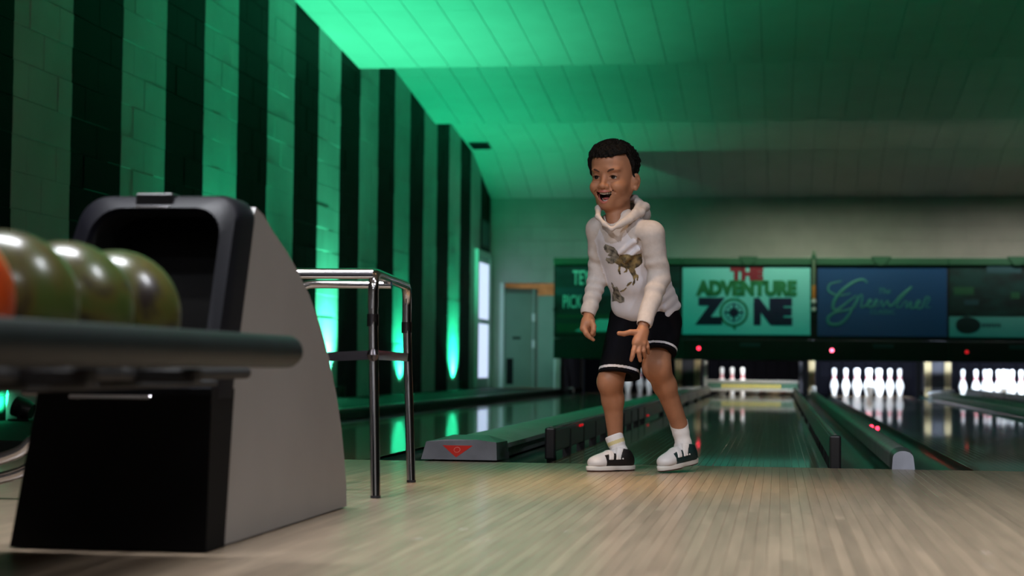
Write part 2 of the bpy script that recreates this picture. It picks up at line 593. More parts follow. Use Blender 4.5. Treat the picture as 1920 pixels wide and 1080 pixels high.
# ------------------------------------------------------------------ divisions between the lanes
def wide_cap(cx, label):
    t = thing('lane_divider', label, 'lane divider', (cx, 0, 0), 'lane dividers')
    w = 0.128
    b = MB()
    prof = [(-w, -0.12), (-w, 0.035), (-w - 0.022, 0.040), (-w - 0.020, 0.058), (-w * 0.75, 0.073), (0, 0.082), (w * 0.75, 0.073), (w + 0.020, 0.058), (w + 0.022, 0.040), (w, 0.035), (w, -0.12)]
    b.prism([(cx + p[0], p[1]) for p in prof], 1, 0.33, 17.84)
    b.build('cap', 'cap_grey', t, True, 0.5)
    # sloped nose at the foul line
    n = MB()
    z0 = -0.005
    wn = w + 0.012
    yb, yf = 0.36, 0.07
    v = [(-wn - 0.01, yf, 0.003), (wn + 0.01, yf, 0.003), (wn, yf + 0.05, 0.070), (wn * 0.45, yf + 0.055, 0.079), (-wn * 0.45, yf + 0.055, 0.079), (-wn, yf + 0.05, 0.070),
         (-wn - 0.016, yb, z0), (wn + 0.016, yb, z0), (wn + 0.01, yb - 0.02, 0.068), (wn * 0.5, yb - 0.01, 0.090), (-wn * 0.5, yb - 0.01, 0.090), (-wn - 0.01, yb - 0.02, 0.068)]
    f = [(0, 1, 2, 3, 4, 5), (6, 11, 10, 9, 8, 7), (1, 7, 8, 2), (2, 8, 9, 3), (3, 9, 10, 4), (4, 10, 11, 5), (5, 11, 6, 0), (0, 6, 7, 1)]
    n.add([(cx + p[0], p[1], p[2]) for p in v], f)
    nose = n.build('nose', 'cap_metal', t)
    # red enamel triangle with a ring mark
    sl = Vector((0, 0.05, 0.067)).normalized()
    o = Vector((cx - 0.012, yf, 0.003)) + Vector((0, -0.0012, 0.0009))
    def on(u, q):
        return o + Vector((u, 0, 0)) + sl * q
    tri = MB()
    a3 = [on(-0.060, 0.066), on(0.060, 0.066), on(0.0, 0.010)]
    back = [p + Vector((0, 0.004, -0.003)) for p in a3]
    tri.add(a3 + back, [(0, 1, 2), (5, 4, 3), (0, 3, 4, 1), (1, 4, 5, 2), (2, 5, 3, 0)])
    e = tri.build('emblem', 'emblem_red', nose)
    MB().tube([on(0.012 * math.cos(k * PI / 8), 0.045 + 0.012 * math.sin(k * PI / 8)) + Vector((0, -0.0004, 0.0003)) for k in range(17)], 0.0011, 6).build('emblem_ring', 'emblem_line', nose)
    MB().box(cx - w, cx + w, 0.01, 0.33, -0.12, -0.008).build('base', 'gutter', t)
    return t
def narrow_cap(cx, label):
    t = thing('lane_divider', label, 'lane divider', (cx, 0, 0), 'lane dividers')
    w = 0.040
    prof = [(-w, -0.12)] + [(-w * math.cos(PI * k / 10), 0.045 + 0.030 * math.sin(PI * k / 10)) for k in range(11)] + [(w, -0.12)]
    MB().prism([(cx + p[0], p[1]) for p in prof], 1, 0.12, 17.84).build('cap', 'cap_grey', t, True, 0.5)
    e = MB()
    prof2 = [(p[0] * 1.06, p[1] * 1.03 + 0.001) for p in prof]
    e.prism([(cx + p[0], max(p[1], -0.005)) for p in prof2], 1, 0.02, 0.13)
    nq = len(prof2)
    for q in range(nq):
        vx = e.v[q]
        if vx[2] > 0.0:
            e.v[q] = (cx + (vx[0] - cx) * 0.9, vx[1], vx[2] * 0.86)
        e.v[q] = (e.v[q][0], e.v[q][1] - 0.02 + 0.02 * max(vx[2], 0) / 0.075, e.v[q][2])
    e.build('end_cap', 'cap_metal', t, True, 0.5)
    return t
wide_cap((LANES[0] + LANES[1]) / 2, 'wide grey lane divider with red triangle on its nose')
narrow_cap((0.762 + 0.842) / 2, 'narrow rounded grey lane divider right of the raised bumper')
wide_cap((LANES[2] + LANES[3]) / 2, 'wide lane divider at the right edge with ball return track')
narrow_cap((LANES[3] + LANES[4]) / 2 - 0.01, 'narrow lane divider beyond the rightmost lane')

# ------------------------------------------------------------------ raised bumpers
def bumper(x, y0, y1, side, label, ribs=0.018):
    t = thing('bumper_rail', label, 'bumper rail', (x, y0, 0), 'raised gutter bumpers')
    th = 0.014
    MB().rbox(x - th, x + th, y0, y1, 0.020, 0.112, 0.006).build('rail', 'bumper_black', t)
    MB().tube([(x, y0 + 0.01, 0.116), (x, y1, 0.116)], 0.011, 10).build('top_tube', 'bumper_top', t, True)
    k = 0
    y = y0 + 0.03
    while y < 17.2:
        MB().box(x - ribs, x + ribs, y - 0.018, y + 0.018, -0.05, 0.10).build('bracket', 'black_plastic', t)
        y += 0.55 if y < 5 else 2.0
    MB().rbox(x - 0.022, x + 0.022, y0 - 0.025, y0 + 0.02, -0.008, 0.122, 0.008).build('end_post', 'black_plastic', t)
    return t
bl = bumper(-0.575, 0.42, 17.4, -1, 'black raised bumper rail along the wide grey divider')
brr = bumper(0.552, 0.03, 17.4, 1, 'black raised bumper rail with an end post right of the child', 0.0135)
br3 = bumper(LANES[3] - HW - 0.04, 0.42, 17.4, -1, 'dark raised bumper rail in front of the rightmost pins')
for pxl, pyl, xx, par in ((1090, 797, -0.557, bl), (1215, 779, -0.557, bl), (1573, 845, 0.576, brr)):
    p = Kx(pxl, pyl, xx)
    MB().rbox(xx - 0.004, xx + 0.004, p.y - (0.06 if par is bl else 0.006), p.y + (0.06 if par is bl else 0.006), p.z - 0.006, p.z + 0.006, 0.002, 1).build('reflector', 'reflector_red' if par is bl else 'led_red', par)
for pxl, pyl in ((1634, 800), (1645, 803)):
    p = K(pxl, pyl, 3.0)
    q = thing('indicator_light', 'left of two tiny red lights beside the narrow lane divider' if pxl == 1634 else 'right of two tiny red lights beside the narrow lane divider', 'light', (p.x, p.y, -0.08))
    MB().tube([(p.x, p.y, -0.088), (p.x, p.y, p.z)], 0.012, 8).build('stem', 'black_plastic', q)
    MB().lathe([(0.0005, -0.012), (0.009, -0.009), (0.011, 0), (0.009, 0.009), (0.0005, 0.012)], 10, M=Matrix.Translation((p.x, p.y - 0.012, p.z))).build('lens', 'led_red', q, True)

# ------------------------------------------------------------------ left walkway and wall
walk = struct('floor_walkway', 'dark raised walkway along the foot of the striped wall', 'floor')
XG0 = LANES[0] - HW - GW
MB().rbox(XW, XG0 - 0.002, -0.003, YB, -0.12, 0.052, 0.008).build('walkway_deck', 'walk_dark', walk)
tr = struct('trim_1', 'black kerb strip between the walkway and the leftmost gutter', 'trim')
MB().rbox(XG0 - 0.075, XG0 - 0.010, 0.01, 18.0, 0.0525, 0.070, 0.006).build('kerb', 'bumper_black', tr)

wl = struct('wall_left', 'left block wall painted in black and white vertical stripes', 'wall')
MB().box(XW - 0.25, XW - 0.004, YREAR, YB + 0.3, -0.12, 3.95).build('wall_core', 'stripe_paint', wl)
MB().box(XW - 0.02, XW, YREAR, 1.5265, -0.12, 3.95).build('wall_face', 'stripe_paint', wl)
BLK, CRS = 0.4064, 0.2032
def block_mesh(nm, ln, m, axis):
    b = MB()
    h = CRS - 0.0032
    l = ln - 0.0032
    if axis == 'x':      # face looks +X, length along Y
        b.rbox(-0.02, 0.0, -l / 2, l / 2, -h / 2, h / 2, 0.0022, 1)
    else:                # face looks -Y
        b.rbox(-l / 2, l / 2, 0.0, 0.02, -h / 2, h / 2, 0.0022, 1)
    return b.mesh(nm, m)
bm_full = block_mesh('block', BLK, 'stripe_paint', 'x')
bm_half = block_mesh('block', BLK / 2, 'stripe_paint', 'x')
cand = []
for r in range(19):
    z = -0.02 + (r + 0.5) * CRS
    y = YB - (0.0 if r % 2 == 0 else BLK / 2)
    cells = []
    if r % 2:
        cells.append((YB - BLK / 4, True))
    while y > 1.6:
        cells.append((y - BLK / 2, False))
        y -= BLK
    for yc, half in cells:
        if 17.33 < yc < 18.47 and z < 1.93:
            if not (yc + 0.2 > 18.47 or yc - 0.2 < 17.33):
                continue
        a = px_of((XW, yc - BLK / 2, z))
        b2 = px_of((XW, yc + BLK / 2, z))
        vis = b2[0] > 0 and -20 < a[1] < 760 and z < 3.75
        cand.append((-(b2[0] - a[0]) if vis else 1, yc, z, half))
cand.sort()
blocks_rest = MB()
for n, (_, yc, z, half) in enumerate(cand):
    off = random.choice([0, 0, 0, 0.0015, -0.0015, 0.003])
    if n < 300:
        link('block', bm_half if half else bm_full, wl, (XW + off, yc, z))
    else:
        l = (BLK / 2 if half else BLK) - 0.0032
        h = CRS - 0.0032
        blocks_rest.box(XW - 0.02, XW + off, yc - l / 2, yc + l / 2, z - h / 2, z + h / 2)
blocks_rest.build('block_remainder', 'stripe_paint', wl)['kind'] = 'stuff'

# white door in the left wall; its glowing panes are added to brighten it
d2 = struct('door_2', 'tall white door with added glowing panes at the far end of the striped wall', 'door', (XW, 17.9, 0.052))
MB().box(XW + 0.004, XW + 0.05, 17.33, 17.42, 0.053, 1.97).box(XW + 0.004, XW + 0.05, 18.38, 18.47, 0.053, 1.97).box(XW + 0.004, XW + 0.05, 17.42, 18.38, 1.89, 1.97).build('door_frame', 'door_white', d2)
lf = MB().rbox(XW + 0.006, XW + 0.03, 17.43, 18.37, 0.055, 1.885, 0.004).build('door_leaf', 'door_white', d2)
mat('pane_glow', (0.75, 0.8, 0.9), rough=0.5, emit=(0.62, 0.72, 1.0), emit_s=1.1)  # emission added so the door looks brightly lit
for z0, z1 in ((0.2, 0.95), (1.02, 1.80)):
    MB().rbox(XW + 0.031, XW + 0.036, 17.47, 18.33, z0, z1, 0.002, 1).build('added_pane', 'pane_glow', lf)
MB().tube([(XW + 0.033, 17.48, 0.98), (XW + 0.07, 17.48, 0.98), (XW + 0.07, 17.58, 0.98)], 0.008, 8).build('door_handle', 'chrome', lf)
pq = thing('wall_plaque', 'dark framed plaque above the white door on the striped wall', 'plaque', (XW, 18.1, 2.2))
MB().rbox(XW + 0.004, XW + 0.022, 17.75, 18.45, 2.02, 2.42, 0.004).build('frame', 'mask_black', pq)
MB().box(XW + 0.022, XW + 0.025, 17.80, 18.40, 2.06, 2.38).build('face', 'sign_slate', pq)

# ------------------------------------------------------------------ back wall
wb = struct('wall_back', 'pale painted block wall above the lane signs', 'wall')
DX0, DX1, DZ1 = -3.62, -2.80, 1.56
core = MB()
core.box(XW - 0.25, DX0, YB + 0.005, YB + 0.2, -0.12, 3.95)
core.box(DX1, -2.56, YB + 0.005, YB + 0.2, -0.12, 3.95)
core.box(DX0, DX1, YB + 0.005, YB + 0.2, DZ1, 3.95)
core.box(-2.56, XR, YB + 0.005, YB + 0.2, 0.95, 3.95)
core.build('wall_core', 'back_paint', wb)
bk_full = block_mesh('block', BLK, 'back_paint', 'y')
bk_half = block_mesh('block', BLK / 2, 'back_paint', 'y')
bk_rest = MB()
for r in range(19):
    z = -0.064 + (r + 0.5) * CRS
    x = XW + (0 if r % 2 == 0 else -BLK / 2)
    while x < XR - 0.2:
        xc = x + BLK / 2
        x += BLK
        half = False
        if xc < XW + 0.1:
            xc, half = XW + BLK / 4, True
        w2 = BLK / 2
        if z - CRS / 2 < DZ1 - 0.02 and xc + w2 > DX0 and xc - w2 < DX1:
            continue
        if z < 1.0 and xc + w2 > -2.56:
            continue
        if xc > 4.2 or z > 3.0 or z < 1.55:
            l = (BLK / 2 if half else BLK) - 0.0032
            bk_rest.box(xc - l / 2, xc + l / 2, YB, YB + 0.02, z - CRS / 2 + 0.0045, z + CRS / 2 - 0.0045)
        else:
            link('block', bk_half if half else bk_full, wb, (xc, YB + random.choice([0, 0, 0.001, -0.001]), z))
bk_rest.build('block_remainder', 'back_paint', wb)['kind'] = 'stuff'

# doorway in the back wall with a lit store behind
d1 = struct('door_1', 'grey-green door standing ajar in the back wall', 'door', ((DX0 + DX1) / 2, YB, 0.052))
MB().box(DX0, DX0 + 0.06, YB - 0.012, YB + 0.15, 0.053, DZ1).box(DX1 - 0.03, DX1, YB - 0.012, YB + 0.15, 0.053, DZ1).build('door_frame', 'door_white', d1)
hinge = Vector((DX0 + 0.065, YB + 0.02, 0.055))
Mh = Matrix.Translation(hinge) @ Matrix.Rotation(0.45, 4, 'Z')
lf1 = MB().rbox(0.0, 0.50, -0.018, 0.018, 0.0, 1.43, 0.004, 1, M=Mh).build('door_leaf', 'door_teal', d1)
MB().box(0.0, 0.50, -0.022, 0.022, 1.36, 1.43, M=Mh).build('top_rail', 'machine_grey', lf1)
MB().rbox(0.12, 0.24, -0.024, -0.018, 0.70, 0.73, 0.003, 1, M=Mh).build('door_handle', 'kick_dark', lf1)
MB().box(0.03, 0.13, -0.021, -0.018, 0.05, 0.42, M=Mh).build('kick_plate', 'kick_dark', lf1)
lf2 = MB().rbox(DX1 - 0.27, DX1 - 0.032, YB + 0.01, YB + 0.045, 0.055, 1.38, 0.004, 1).build('side_leaf', 'door_teal', d1)
rod = MB().tube([(DX1 - 0.33, YB + 0.06, 0.055), (DX1 - 0.33, YB + 0.06, 1.47)], 0.022, 10).build('door_post', 'door_teal', d1, True)
for zz in (1.06, 0.68):
    MB().tube([(DX1 - 0.33, YB + 0.035, zz - 0.05), (DX1 - 0.33, YB + 0.035, zz + 0.06)], 0.024, 10).build('knob', 'door_white', rod, True)
st = struct('wall_store', 'tan lit store room wall seen over the door', 'wall')
MB().box(DX0 - 0.6, DX1 + 0.1, 20.2, 20.3, -0.1, 2.4).box(DX0 - 0.7, DX0 - 0.6, YB + 0.2, 20.3, -0.1, 2.4).box(DX1 + 0.1, DX1 + 0.2, YB + 0.2, 20.3, -0.1, 2.4).box(DX0 - 0.7, DX1 + 0.2, YB + 0.2, 20.3, 2.4, 2.5).box(DX0 - 0.7, DX1 + 0.2, YB + 0.2, 20.3, -0.12, 0.05).build('store_shell', 'room_tan', st)
sl = thing('ceiling_lamp', 'warm lamp in the store room behind the door', 'lamp', (-3.1, 19.5, 2.39))
MB().rbox(-3.4, -2.8, 19.42, 19.58, 2.33, 2.399, 0.01).build('lamp_body', 'tube_warm', sl)
area_lamp('lamp_light', (-3.1, 19.5, 2.32), 0.5, 0.15, 3.2, (1.0, 0.84, 0.62), (0, 0, -1), sl)

# ------------------------------------------------------------------ ceiling: saw-tooth of painted boards
ce = struct('ceiling', 'stepped ceiling of painted boards sloping down towards the pins', 'ceiling')
SECT = [(2.38, 3.605, 6.37, 3.298, 6), (6.37, 3.605, 10.364, 3.298, 3), (10.364, 3.75, 14.349, 3.287, 3), (14.349, 3.54, 17.1, 3.255, 2), (17.1, 3.255, YB, 2.775, 1)]
CBW = 0.3048
rest_c = MB()
nboard = 0
for si, (y0, z0, y1, z1, nseg) in enumerate(SECT):
    L = math.hypot(y1 - y0, z1 - z0)
    ang = math.atan2(z1 - z0, y1 - y0)
    nseg = 2 if si in (1, 2) else 1
    seg = L / nseg
    bb = MB().rbox(0.0015, CBW - 0.0015, 0.0012, seg - 0.0012, 0.0, 0.018, 0.004, 1)
    bmesh_b = bb.mesh('board', 'ceiling_paint')
    x = XW
    while x < XR - 0.02:
        for k in range(nseg):
            yy = y0 + (y1 - y0) * k / nseg
            zz = z0 + (z1 - z0) * k / nseg
            Mx = Matrix.Translation((x, yy, zz + random.choice([0, 0, 0.001, 0.002]))) @ Matrix.Rotation(ang, 4, 'X')
            if si >= 1 and x < 5.6 and nboard < 300:
                o = link('board', bmesh_b, ce, (0, 0, 0))
                o.matrix_local = Mx
                nboard += 1
            else:
                rest_c.add(bb.v, bb.f, 0, Mx)
        x += CBW
rest_c.build('board_remainder', 'ceiling_paint', ce)['kind'] = 'stuff'
shell = MB()
for i, (y0, z0, y1, z1, n) in enumerate(SECT):
    nm = 0.02
    shell.add([(XW, y0, z0 + nm), (XR, y0, z0 + nm), (XR, y1, z1 + nm), (XW, y1, z1 + nm), (XW, y0, z0 + 0.15), (XR, y0, z0 + 0.15), (XR, y1, z1 + 0.15), (XW, y1, z1 + 0.15)],
              [(0, 1, 2, 3), (7, 6, 5, 4), (0, 4, 5, 1), (1, 5, 6, 2), (2, 6, 7, 3), (3, 7, 4, 0)])
shell.build('ceiling_deck', 'ceiling_dark', ce)
rs = MB()
for y, za, zb in ((2.36, 3.30, 3.72), (6.372, 3.302, 3.72), (10.366, 3.302, 3.86), (14.351, 3.291, 3.66)):
    rs.box(XW, XR, y, y + 0.03, za - 0.004, zb)
rs.build('step_riser', 'ceiling_paint', ce)
MB().box(XW, XR, YREAR, 2.37, 3.30, 3.42).build('concourse_ceiling', 'concourse_paint', ce)
wr = struct('wall_right', 'dark side wall far to the right of the lanes', 'wall')
MB().box(XR, XR + 0.2, YREAR, YB + 1.6, -0.12, 3.95).build('wall_core', 'dark_paint', wr)
wre = struct('wall_rear', 'grey wall behind the concourse', 'wall')
MB().box(XW - 0.25, XR + 0.2, YREAR - 0.2, YREAR, -0.12, 3.95).build('wall_core', 'concourse_paint', wre)
cv = thing('ceiling_vent', 'small black vent in the ceiling near the striped wall', 'vent')
p = K(900, 284, 16.6)
an = math.atan2(3.255 - 3.54, 17.1 - 14.349)
zc = 3.54 + (p.y - 14.349) * math.tan(an)
cv.location = (p.x, p.y, zc)
Mv = Matrix.Translation((p.x, p.y, zc - 0.012)) @ Matrix.Rotation(an, 4, 'X')
MB().rbox(-0.13, 0.13, -0.16, 0.16, -0.008, 0.008, 0.003, 1, M=Mv).build('frame', 'mask_black', cv)
for k in range(5):
    MB().box(-0.11, 0.11, -0.13 + k * 0.06, -0.10 + k * 0.06, -0.018, -0.008, M=Mv).build('slat', 'kick_dark', cv)

# ================================================================== signs (masking units) over the pin decks
YM = 16.47
BOUND = [-PB - PA / 2, -PB / 2, PA / 2, PA + PB / 2, PA + PB + PA / 2, PA + PB + PA + PB / 2]
def mask(i, label):
    x0, x1 = BOUND[i] + 0.0006, BOUND[i + 1] - 0.0006
    cx = (x0 + x1) / 2
    t = thing('lane_sign', label, 'sign', (cx, YM, 0.49), 'lane signs in a row')
    MB().box(x0, x1, YM + 0.03, YM + 0.16, 0.74, 1.70).build('housing', 'mask_black', t)
    MB().rbox(x0, x1, YM - 0.03, YM + 0.18, 1.702, 1.795, 0.008).build('top_beam', 'mask_green', t)
    br = MB()
    br.add([(cx - 0.13, YM - 0.05, 1.81), (cx + 0.13, YM - 0.05, 1.81), (cx + 0.04, YM - 0.05, 1.70), (cx - 0.04, YM - 0.05, 1.70),
            (cx - 0.13, YM - 0.031, 1.81), (cx + 0.13, YM - 0.031, 1.81), (cx + 0.04, YM - 0.031, 1.70), (cx - 0.04, YM - 0.031, 1.70)],
           [(0, 1, 2, 3), (7, 6, 5, 4), (0, 4, 5, 1), (1, 5, 6, 2), (2, 6, 7, 3), (3, 7, 4, 0)])
    br.build('bracket', 'mask_green', t)
    ap = MB().rbox(x0, x1, YM + 0.02, YM + 0.12, 0.47, 0.735, 0.008).build('apron', 'mask_black', t)
    MB().rbox(cx - 0.10, cx + 0.16, YM + 0.012, YM + 0.02, 0.64, 0.69, 0.003, 1).build('number_plate', 'sign_slate', ap)
    return t, x0, x1, cx
def panel(t, x0, x1, z0, z1, m, name='sign_panel', y=YM):
    return MB().rbox(x0, x1, y, y + 0.032, z0, z1, 0.004, 1).build(name, m, t)
YT = YM - 0.006
# leftmost sign, half hidden behind the child
t, x0, x1, cx = mask(0, 'dark lane sign with pale capital letters, behind the child')
pn = panel(t, x0 + 0.02, x1 - 0.03, 0.80, 1.685, 'sign_dark')
for (a, b, z0, z1, m) in ((x0 + 0.03, x1 - 0.05, 1.30, 1.40, 'sign_slate'), (x0 + 0.05, x1 - 0.05, 1.00, 1.05, 'mask_green'), (x0 + 0.04, x1 - 0.05, 0.81, 0.93, 'mask_green')):
    MB().box(a, b, YM - 0.003, YM, z0, z1).build('band', m, pn)
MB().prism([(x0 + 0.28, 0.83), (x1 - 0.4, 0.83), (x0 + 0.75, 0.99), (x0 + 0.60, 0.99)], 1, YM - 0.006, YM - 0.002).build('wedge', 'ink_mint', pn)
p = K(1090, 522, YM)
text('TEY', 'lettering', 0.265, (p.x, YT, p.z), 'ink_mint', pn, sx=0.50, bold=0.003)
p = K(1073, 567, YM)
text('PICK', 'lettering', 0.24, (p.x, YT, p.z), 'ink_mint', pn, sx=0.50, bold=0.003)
MB().tube([(x0 + 0.03, YM - 0.03, 1.11), (x0 + 0.03, YM + 0.03, 1.11)], 0.035, 10).build('knob', 'mask_black', t, True)
# the sign with the compass
t, x0, x1, cx = mask(1, 'pale green lane sign with navy block letters and a compass wheel')
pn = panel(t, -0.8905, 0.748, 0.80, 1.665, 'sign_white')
def at(px, py):
    q = K(px, py, YM)
    return (q.x, YT, q.z)
text('THE', 'lettering', 0.195, at(1400, 515), 'ink_red', pn, sx=1.12, bold=0.016)
text('ADVENTURE', 'lettering', 0.245, at(1400, 542), 'ink_green', pn, sx=0.90, bold=0.019)
text('Z', 'lettering', 0.42, at(1331, 586), 'ink_navy', pn, sx=0.98, bold=0.034)
text('NE', 'lettering', 0.42, at(1448, 587), 'ink_navy', pn, sx=0.88, bold=0.034)
oc = K(1376, 586, YM)
def ring(c, r0, r1, y, n=40):
    b = MB()
    v, f = [], []
    for k in range(n):
        a = 2 * PI * k / n
        for r in (r0, r1):
            for yy in (y, y + 0.004):
                v.append((c.x + r * math.cos(a), yy, c.z + r * math.sin(a)))
    for k in range(n):
        o, q = 4 * k, 4 * ((k + 1) % n)
        f += [(o, o + 2, q + 2, q), (o + 1, q + 1, q + 3, o + 3), (o, q, q + 1, o + 1), (o + 2, o + 3, q + 3, q + 2)]
    return b.add(v, f)
ring(oc, 0.155, 0.185, YM - 0.008).build('compass_ring', 'ink_green', pn)
ring(oc, 0.105, 0.118, YM - 0.008).build('compass_ring', 'ink_navy', pn)
star = MB()
for k in range(8):
    a = 2 * PI * k / 8
    r = 0.145 if k % 2 == 0 else 0.10
    w = 0.030
    tip = (oc.x + r * math.cos(a), oc.z + r * math.sin(a))
    l = (oc.x - w * math.sin(a), oc.z + w * math.cos(a))
    rr = (oc.x + w * math.sin(a), oc.z - w * math.cos(a))
    star.prism([l, tip, rr], 1, YM - 0.010 - 0.0004 * k, YM - 0.004)
star.build('compass_star', 'ink_navy', pn)
MB().prism([(oc.x - 0.02, oc.z - 0.186), (oc.x + 0.03, oc.z - 0.186), (oc.x + 0.015, oc.z - 0.235)], 1, YM - 0.008, YM - 0.004).build('compass_point', 'ink_green', pn)
# the blue sign with script lettering
t, x0, x1, cx = mask(2, 'deep blue lane sign with pale flowing script lettering')
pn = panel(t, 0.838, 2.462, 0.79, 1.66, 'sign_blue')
def script(strokes, r, m, name):
    for pts in strokes:
        w = [K(a, b, YM) for a, b in pts]
        ps = bez([(q.x, YT, q.z) for q in w], 6)
        n = len(ps)
        rad = [r * (0.45 + 0.75 * math.sin(PI * min(1, max(0, k / (n - 1))))) for k in range(n)]
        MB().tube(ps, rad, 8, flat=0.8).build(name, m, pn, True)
def Z(x, y):   # reading from the enlarged crop
    return (1510 + x * 410 / 1920, 460 + y * 200 / 937)
script([[Z(545, 330), Z(500, 300), Z(420, 325), Z(320, 400), Z(255, 490), Z(245, 560), Z(290, 560), Z(370, 500), Z(450, 440)],
        [Z(470, 440), Z(430, 520), Z(370, 630), Z(300, 690), Z(215, 690), Z(200, 640), Z(260, 590), Z(360, 570), Z(440, 540)]], 0.016, 'ink_script', 'script_stroke')
script([[Z(400, 420), Z(290, 440), Z(205, 400), Z(220, 340), Z(320, 315)],
        [Z(440, 540), Z(480, 440), Z(500, 450), Z(490, 540), Z(530, 530), Z(575, 490), Z(560, 480), Z(545, 530), Z(580, 540), Z(630, 490), Z(615, 480), Z(600, 530), Z(640, 535)],
        [Z(640, 535), Z(670, 485), Z(680, 540), Z(720, 490), Z(735, 530), Z(770, 520), Z(850, 430), Z(935, 365), Z(900, 400), Z(820, 490), Z(800, 540), Z(840, 540), Z(860, 500)],
        [Z(860, 500), Z(890, 490), Z(885, 550), Z(930, 495), Z(925, 550), Z(970, 540), Z(1005, 495), Z(985, 490), Z(970, 540), Z(1020, 550), Z(1060, 460), Z(1090, 470), Z(1060, 540), Z(1100, 545)]], 0.010, 'ink_script', 'script_stroke')
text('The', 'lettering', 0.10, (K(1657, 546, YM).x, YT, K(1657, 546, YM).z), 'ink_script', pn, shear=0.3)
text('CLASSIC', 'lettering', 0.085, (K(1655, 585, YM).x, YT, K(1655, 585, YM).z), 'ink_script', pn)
# the dark picture sign at the right edge
t, x0, x1, cx = mask(3, 'dark picture sign over a teal band, cut off by the right edge')
pn = panel(t, 2.49, x1 - 0.03, 1.05, 1.665, 'sign_dark')
for (px0, py0, px1, py1, m) in ((1788, 538, 1826, 553, 'mask_green'), (1850, 498, 1915, 512, 'sign_slate'), (1895, 548, 1912, 560, 'mask_green'), (1808, 562, 1835, 572, 'sign_slate')):
    a, b = K(px0, py0, YM), K(px1, py1, YM)
    MB().box(a.x, b.x, YM - 0.003, YM, b.z, a.z).build('picture_patch', m, pn)
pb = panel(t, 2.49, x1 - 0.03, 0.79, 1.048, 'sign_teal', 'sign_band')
c = K(1813, 610, YM)
MB().prism([(c.x + 0.155 * math.cos(2 * PI * k / 28) * (1 + 0.10 * math.cos(2 * PI * k / 28)), c.z + 0.108 * math.sin(2 * PI * k / 28)) for k in range(28)], 1, YM - 0.006, YM - 0.001).build('oval_mark', 'ink_dark', pb)
for k in range(7):
    q = K(1843 + k * 5.2, 610, YM)
    MB().box(q.x - 0.012, q.x + 0.012, YM - 0.003, YM, q.z - (0.022 if k % 2 else 0.028), q.z + 0.024).build('faint_mark', 'sign_slate', pb)
t, x0, x1, cx = mask(4, 'plain dark lane sign out of the frame at the right')
panel(t, x0 + 0.03, x1 - 0.03, 0.80, 1.665, 'sign_dark')
# red signal lamps on the aprons
for px, py, m, lb in ((1310, 653, 'led_red', 'red signal lamp under the compass sign'), (1560, 657, 'led_pink', 'brightest red signal lamp, under the blue sign'), (1813, 660, 'led_dim', 'dim red signal lamp under the dark picture sign')):
    q = K(px, py, YM)
    s = thing('signal_lamp', lb, 'lamp', (q.x, YM, q.z), 'red signal lamps')
    Ml = Matrix.Translation((q.x, YM + 0.019, q.z)) @ Matrix.Rotation(PI / 2, 4, 'X')
    MB().lathe([(0.0005, 0), (0.030, 0), (0.030, 0.008), (0.022, 0.010)], 16, M=Ml).build('bezel', 'black_plastic', s, True)
    MB().lathe([(0.021, 0.006), (0.019, 0.014), (0.012, 0.019), (0.0005, 0.021)], 16, M=Ml).build('lens', m, s, True)
# thin pole hanging between two signs
pl = thing('hanging_sensor', 'thin pole with amber tip and two white knobs between compass and blue signs', 'sensor')
yy = YM - 0.09
a = K(1526, 470, yy)
pl.location = (a.x, yy, K(1524, 583, yy).z)
zt_, zo, zw, zb = a.z, K(1524, 535, yy).z, K(1524, 560, yy).z, K(1524, 583, yy).z
MB().tube([(a.x, yy, zt_), (a.x, yy, zo)], 0.021, 10).build('pole', 'pole_green', pl, True)
MB().rbox(a.x - 0.03, a.x + 0.03, yy - 0.02, YM - 0.031, zt_ - 0.12, zt_ - 0.05, 0.004, 1).build('hanger', 'mask_green', pl)
MB().tube([(a.x, yy, zo), (a.x, yy, zw)], 0.025, 10).build('tip', 'amber', pl, True)
for zc_, rr_ in ((zw - 0.038, 0.034), (zb + 0.018, 0.030)):
    MB().lathe([(rr_ * math.sin(PI * k / 8) + 0.0003, -rr_ * 1.2 * math.cos(PI * k / 8)) for k in range(9)], 12, M=Matrix.Translation((a.x, yy, zc_))).build('knob', 'door_white', pl, True)

